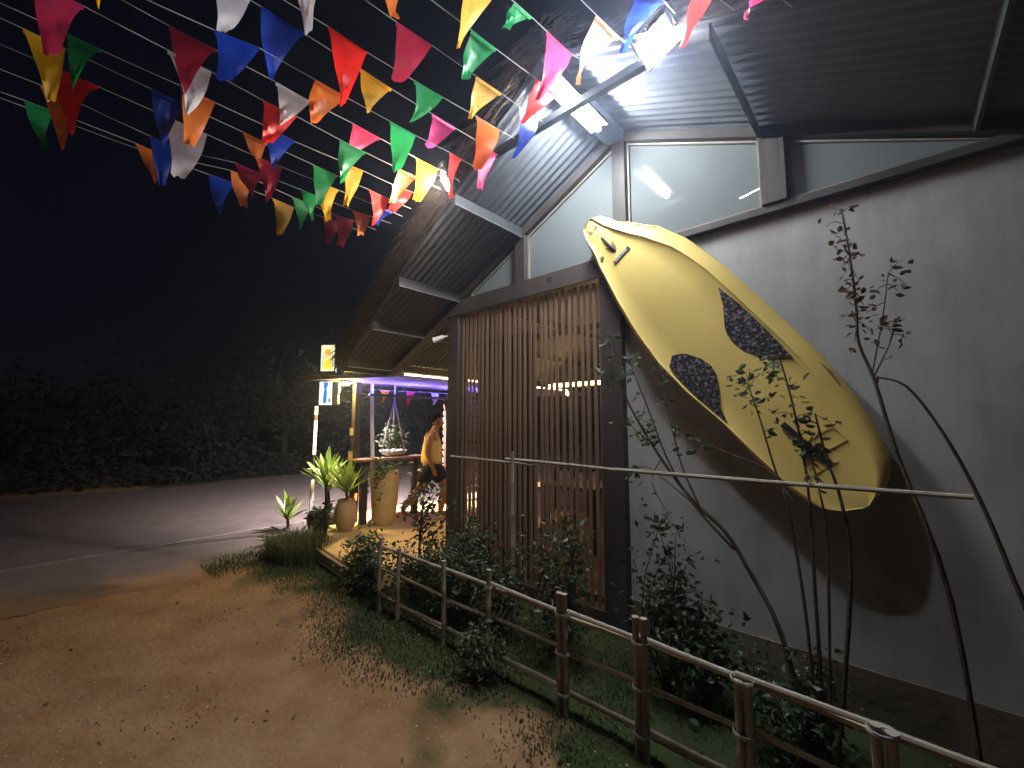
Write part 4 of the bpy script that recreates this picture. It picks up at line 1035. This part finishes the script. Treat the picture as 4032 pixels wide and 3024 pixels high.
skinned('shorts', [(0, 0, .96, .128), (0, 0, .85, .138), (.015, .09, .78, .112), (.10, .088, .665, .100), (.165, .086, .545, .092), (-.025, -.09, .78, .112), (-.08, -.088, .665, .100), (-.125, -.086, .545, .092)], [(0, 1), (1, 2), (2, 3), (3, 4), (1, 5), (5, 6), (6, 7)], 'shorts', pr, grow=1.32)
m = MB(); nb = 12
for i in range(nb + 1):
    th = math.pi * i / nb
    for j in range(16):
        ph = 2 * math.pi * j / 16; x = math.sin(th) * math.cos(ph); y = math.sin(th) * math.sin(ph); z = math.cos(th)
        k = .102 if (x < .35 or z > .45) else .07
        m.v.append((.062 + k * x * 1.02, k * y * .88, 1.545 + k * z * (1.0 if z > 0 else .95)))
for i in range(nb):
    for j in range(16): m.f.append((i * 16 + j, i * 16 + (j + 1) % 16, (i + 1) * 16 + (j + 1) % 16, (i + 1) * 16 + j))
hm = m.build('hair', 'hair', None, smooth=True); hm.parent = pr
m = MB(); m.lathe((-.035, 0, 1.555), [(.01, -.04), (.036, -.025), (.044, 0), (.036, .025), (.01, .04)], 10); hb = m.build('hair_bun', 'hair', None, smooth=True); hb.parent = pr
for sy in (-1, 1):
    m = MB(); m.lathe((.148, sy * .032, 1.508), [(.002, -.008), (.007, -.004), (.009, 0), (.007, .004), (.002, .008)], 8); e = m.build('eye', 'black', None, smooth=True); e.parent = pr
    m = MB(); m.lathe((.075, sy * .083, 1.50), [(.004, -.028), (.014, -.012), (.016, .008), (.006, .028)], 8); e = m.build('ear', 'skin', None, smooth=True); e.parent = pr

# ------------------------------------------------------------------ trees over the road
def tree(base, h, rad, label, seed, n=900):
    r = random.Random(seed); b = Vector(base); t = thing('tree', base, label, 'tree', 'trees over the road'); st = MB(); lf = MB()
    c = curve(b, b + Vector((r.uniform(-.5, .5), r.uniform(-.5, .5), h * .62)), r, .05); st.tube(c, [.16 * h / 6 * (1 - .1 * i) for i in range(7)], 8)
    for k in range(13):
        s_ = along(c, r.uniform(.35, 1)); a = r.uniform(0, 6.28); q = rad * r.uniform(.5, 1.05)
        e = Vector((b.x + math.cos(a) * q, b.y + math.sin(a) * q, b.z + h * r.uniform(.32, 1.0)))
        l_ = curve(s_, e, r, .12); st.tube(l_, [.05 * h / 6 * (1 - .13 * i) for i in range(7)], 5)
        pts = [e.lerp(s_, abs(r.gauss(0, .3))) + Vector((r.gauss(0, 1), r.gauss(0, 1), r.gauss(0, .8))) * rad * .26 for _ in range(n // 13)]
        leafset(lf, pts, r, .17)
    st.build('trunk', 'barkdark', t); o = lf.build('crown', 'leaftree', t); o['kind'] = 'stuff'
for i, (x, y, h, rd, lab) in enumerate([(-12.6, 2.6, 4.6, 2.0, 'tall dark tree over the road right behind the lit signs'), (-12.4, .4, 2.8, 1.5, 'dark bushy tree over the road left of the marker post'), (-13.6, -1.4, 2.9, 1.6, 'dim tree over the road above the small palm'), (-13.2, -3.6, 2.4, 1.5, 'low dim tree at the left of the far roadside'), (-14.5, -5.6, 2.8, 1.8, 'barely visible tree at the far left edge'), (-13.0, 5.4, 5.2, 2.2, 'dark tree seen below the awning behind the hanging planter'), (-15.5, 1.4, 4.4, 2.2, 'taller dim tree rising behind the roadside bushes'), (-12.2, 8.2, 4.4, 2.0, 'dark tree beyond the slatted screen'), (-17.5, -3.0, 3.8, 2.2, 'tall dim tree far behind the left roadside')]):
    tree((x, y, -.03), h, rd, lab, 100 + i)
m = MB(); r = random.Random(77); pts = []
for i in range(5200):
    y = r.uniform(-9, 12); x = -11.0 - abs(r.gauss(0, .8)) - (.1 * abs(y) if y < 0 else 0); pts.append((x, y, abs(r.gauss(0, .42)) * (1 + .5 * math.sin(y * 1.7))))
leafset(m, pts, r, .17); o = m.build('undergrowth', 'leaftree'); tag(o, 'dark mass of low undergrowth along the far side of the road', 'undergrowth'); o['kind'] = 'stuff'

# ------------------------------------------------------------------ added thin volume that imitates lens bloom round the lamps
hm_ = bpy.data.materials.new('glowvolume'); hm_.use_nodes = True; hn = hm_.node_tree.nodes; M['glowvolume'] = hm_
for k in list(hn):
    if k.type == 'BSDF_PRINCIPLED': hn.remove(k)
pv = hn.new('ShaderNodeVolumePrincipled'); pv.inputs['Density'].default_value = .006; pv.inputs['Anisotropy'].default_value = .8; pv.inputs['Color'].default_value = (.62, .72, 1, 1)
hm_.node_tree.links.new(pv.outputs[0], hn['Material Output'].inputs['Volume'])
hz = MB().box((-26, -11, -1.1), (12, 19, 6.6)).build('glowvolume', 'glowvolume'); hz['kind'] = 'stuff'; tag(hz, 'thin volume added to imitate lens glow around the floodlights', 'glowvolume')
SC.cycles.volume_bounces = 0
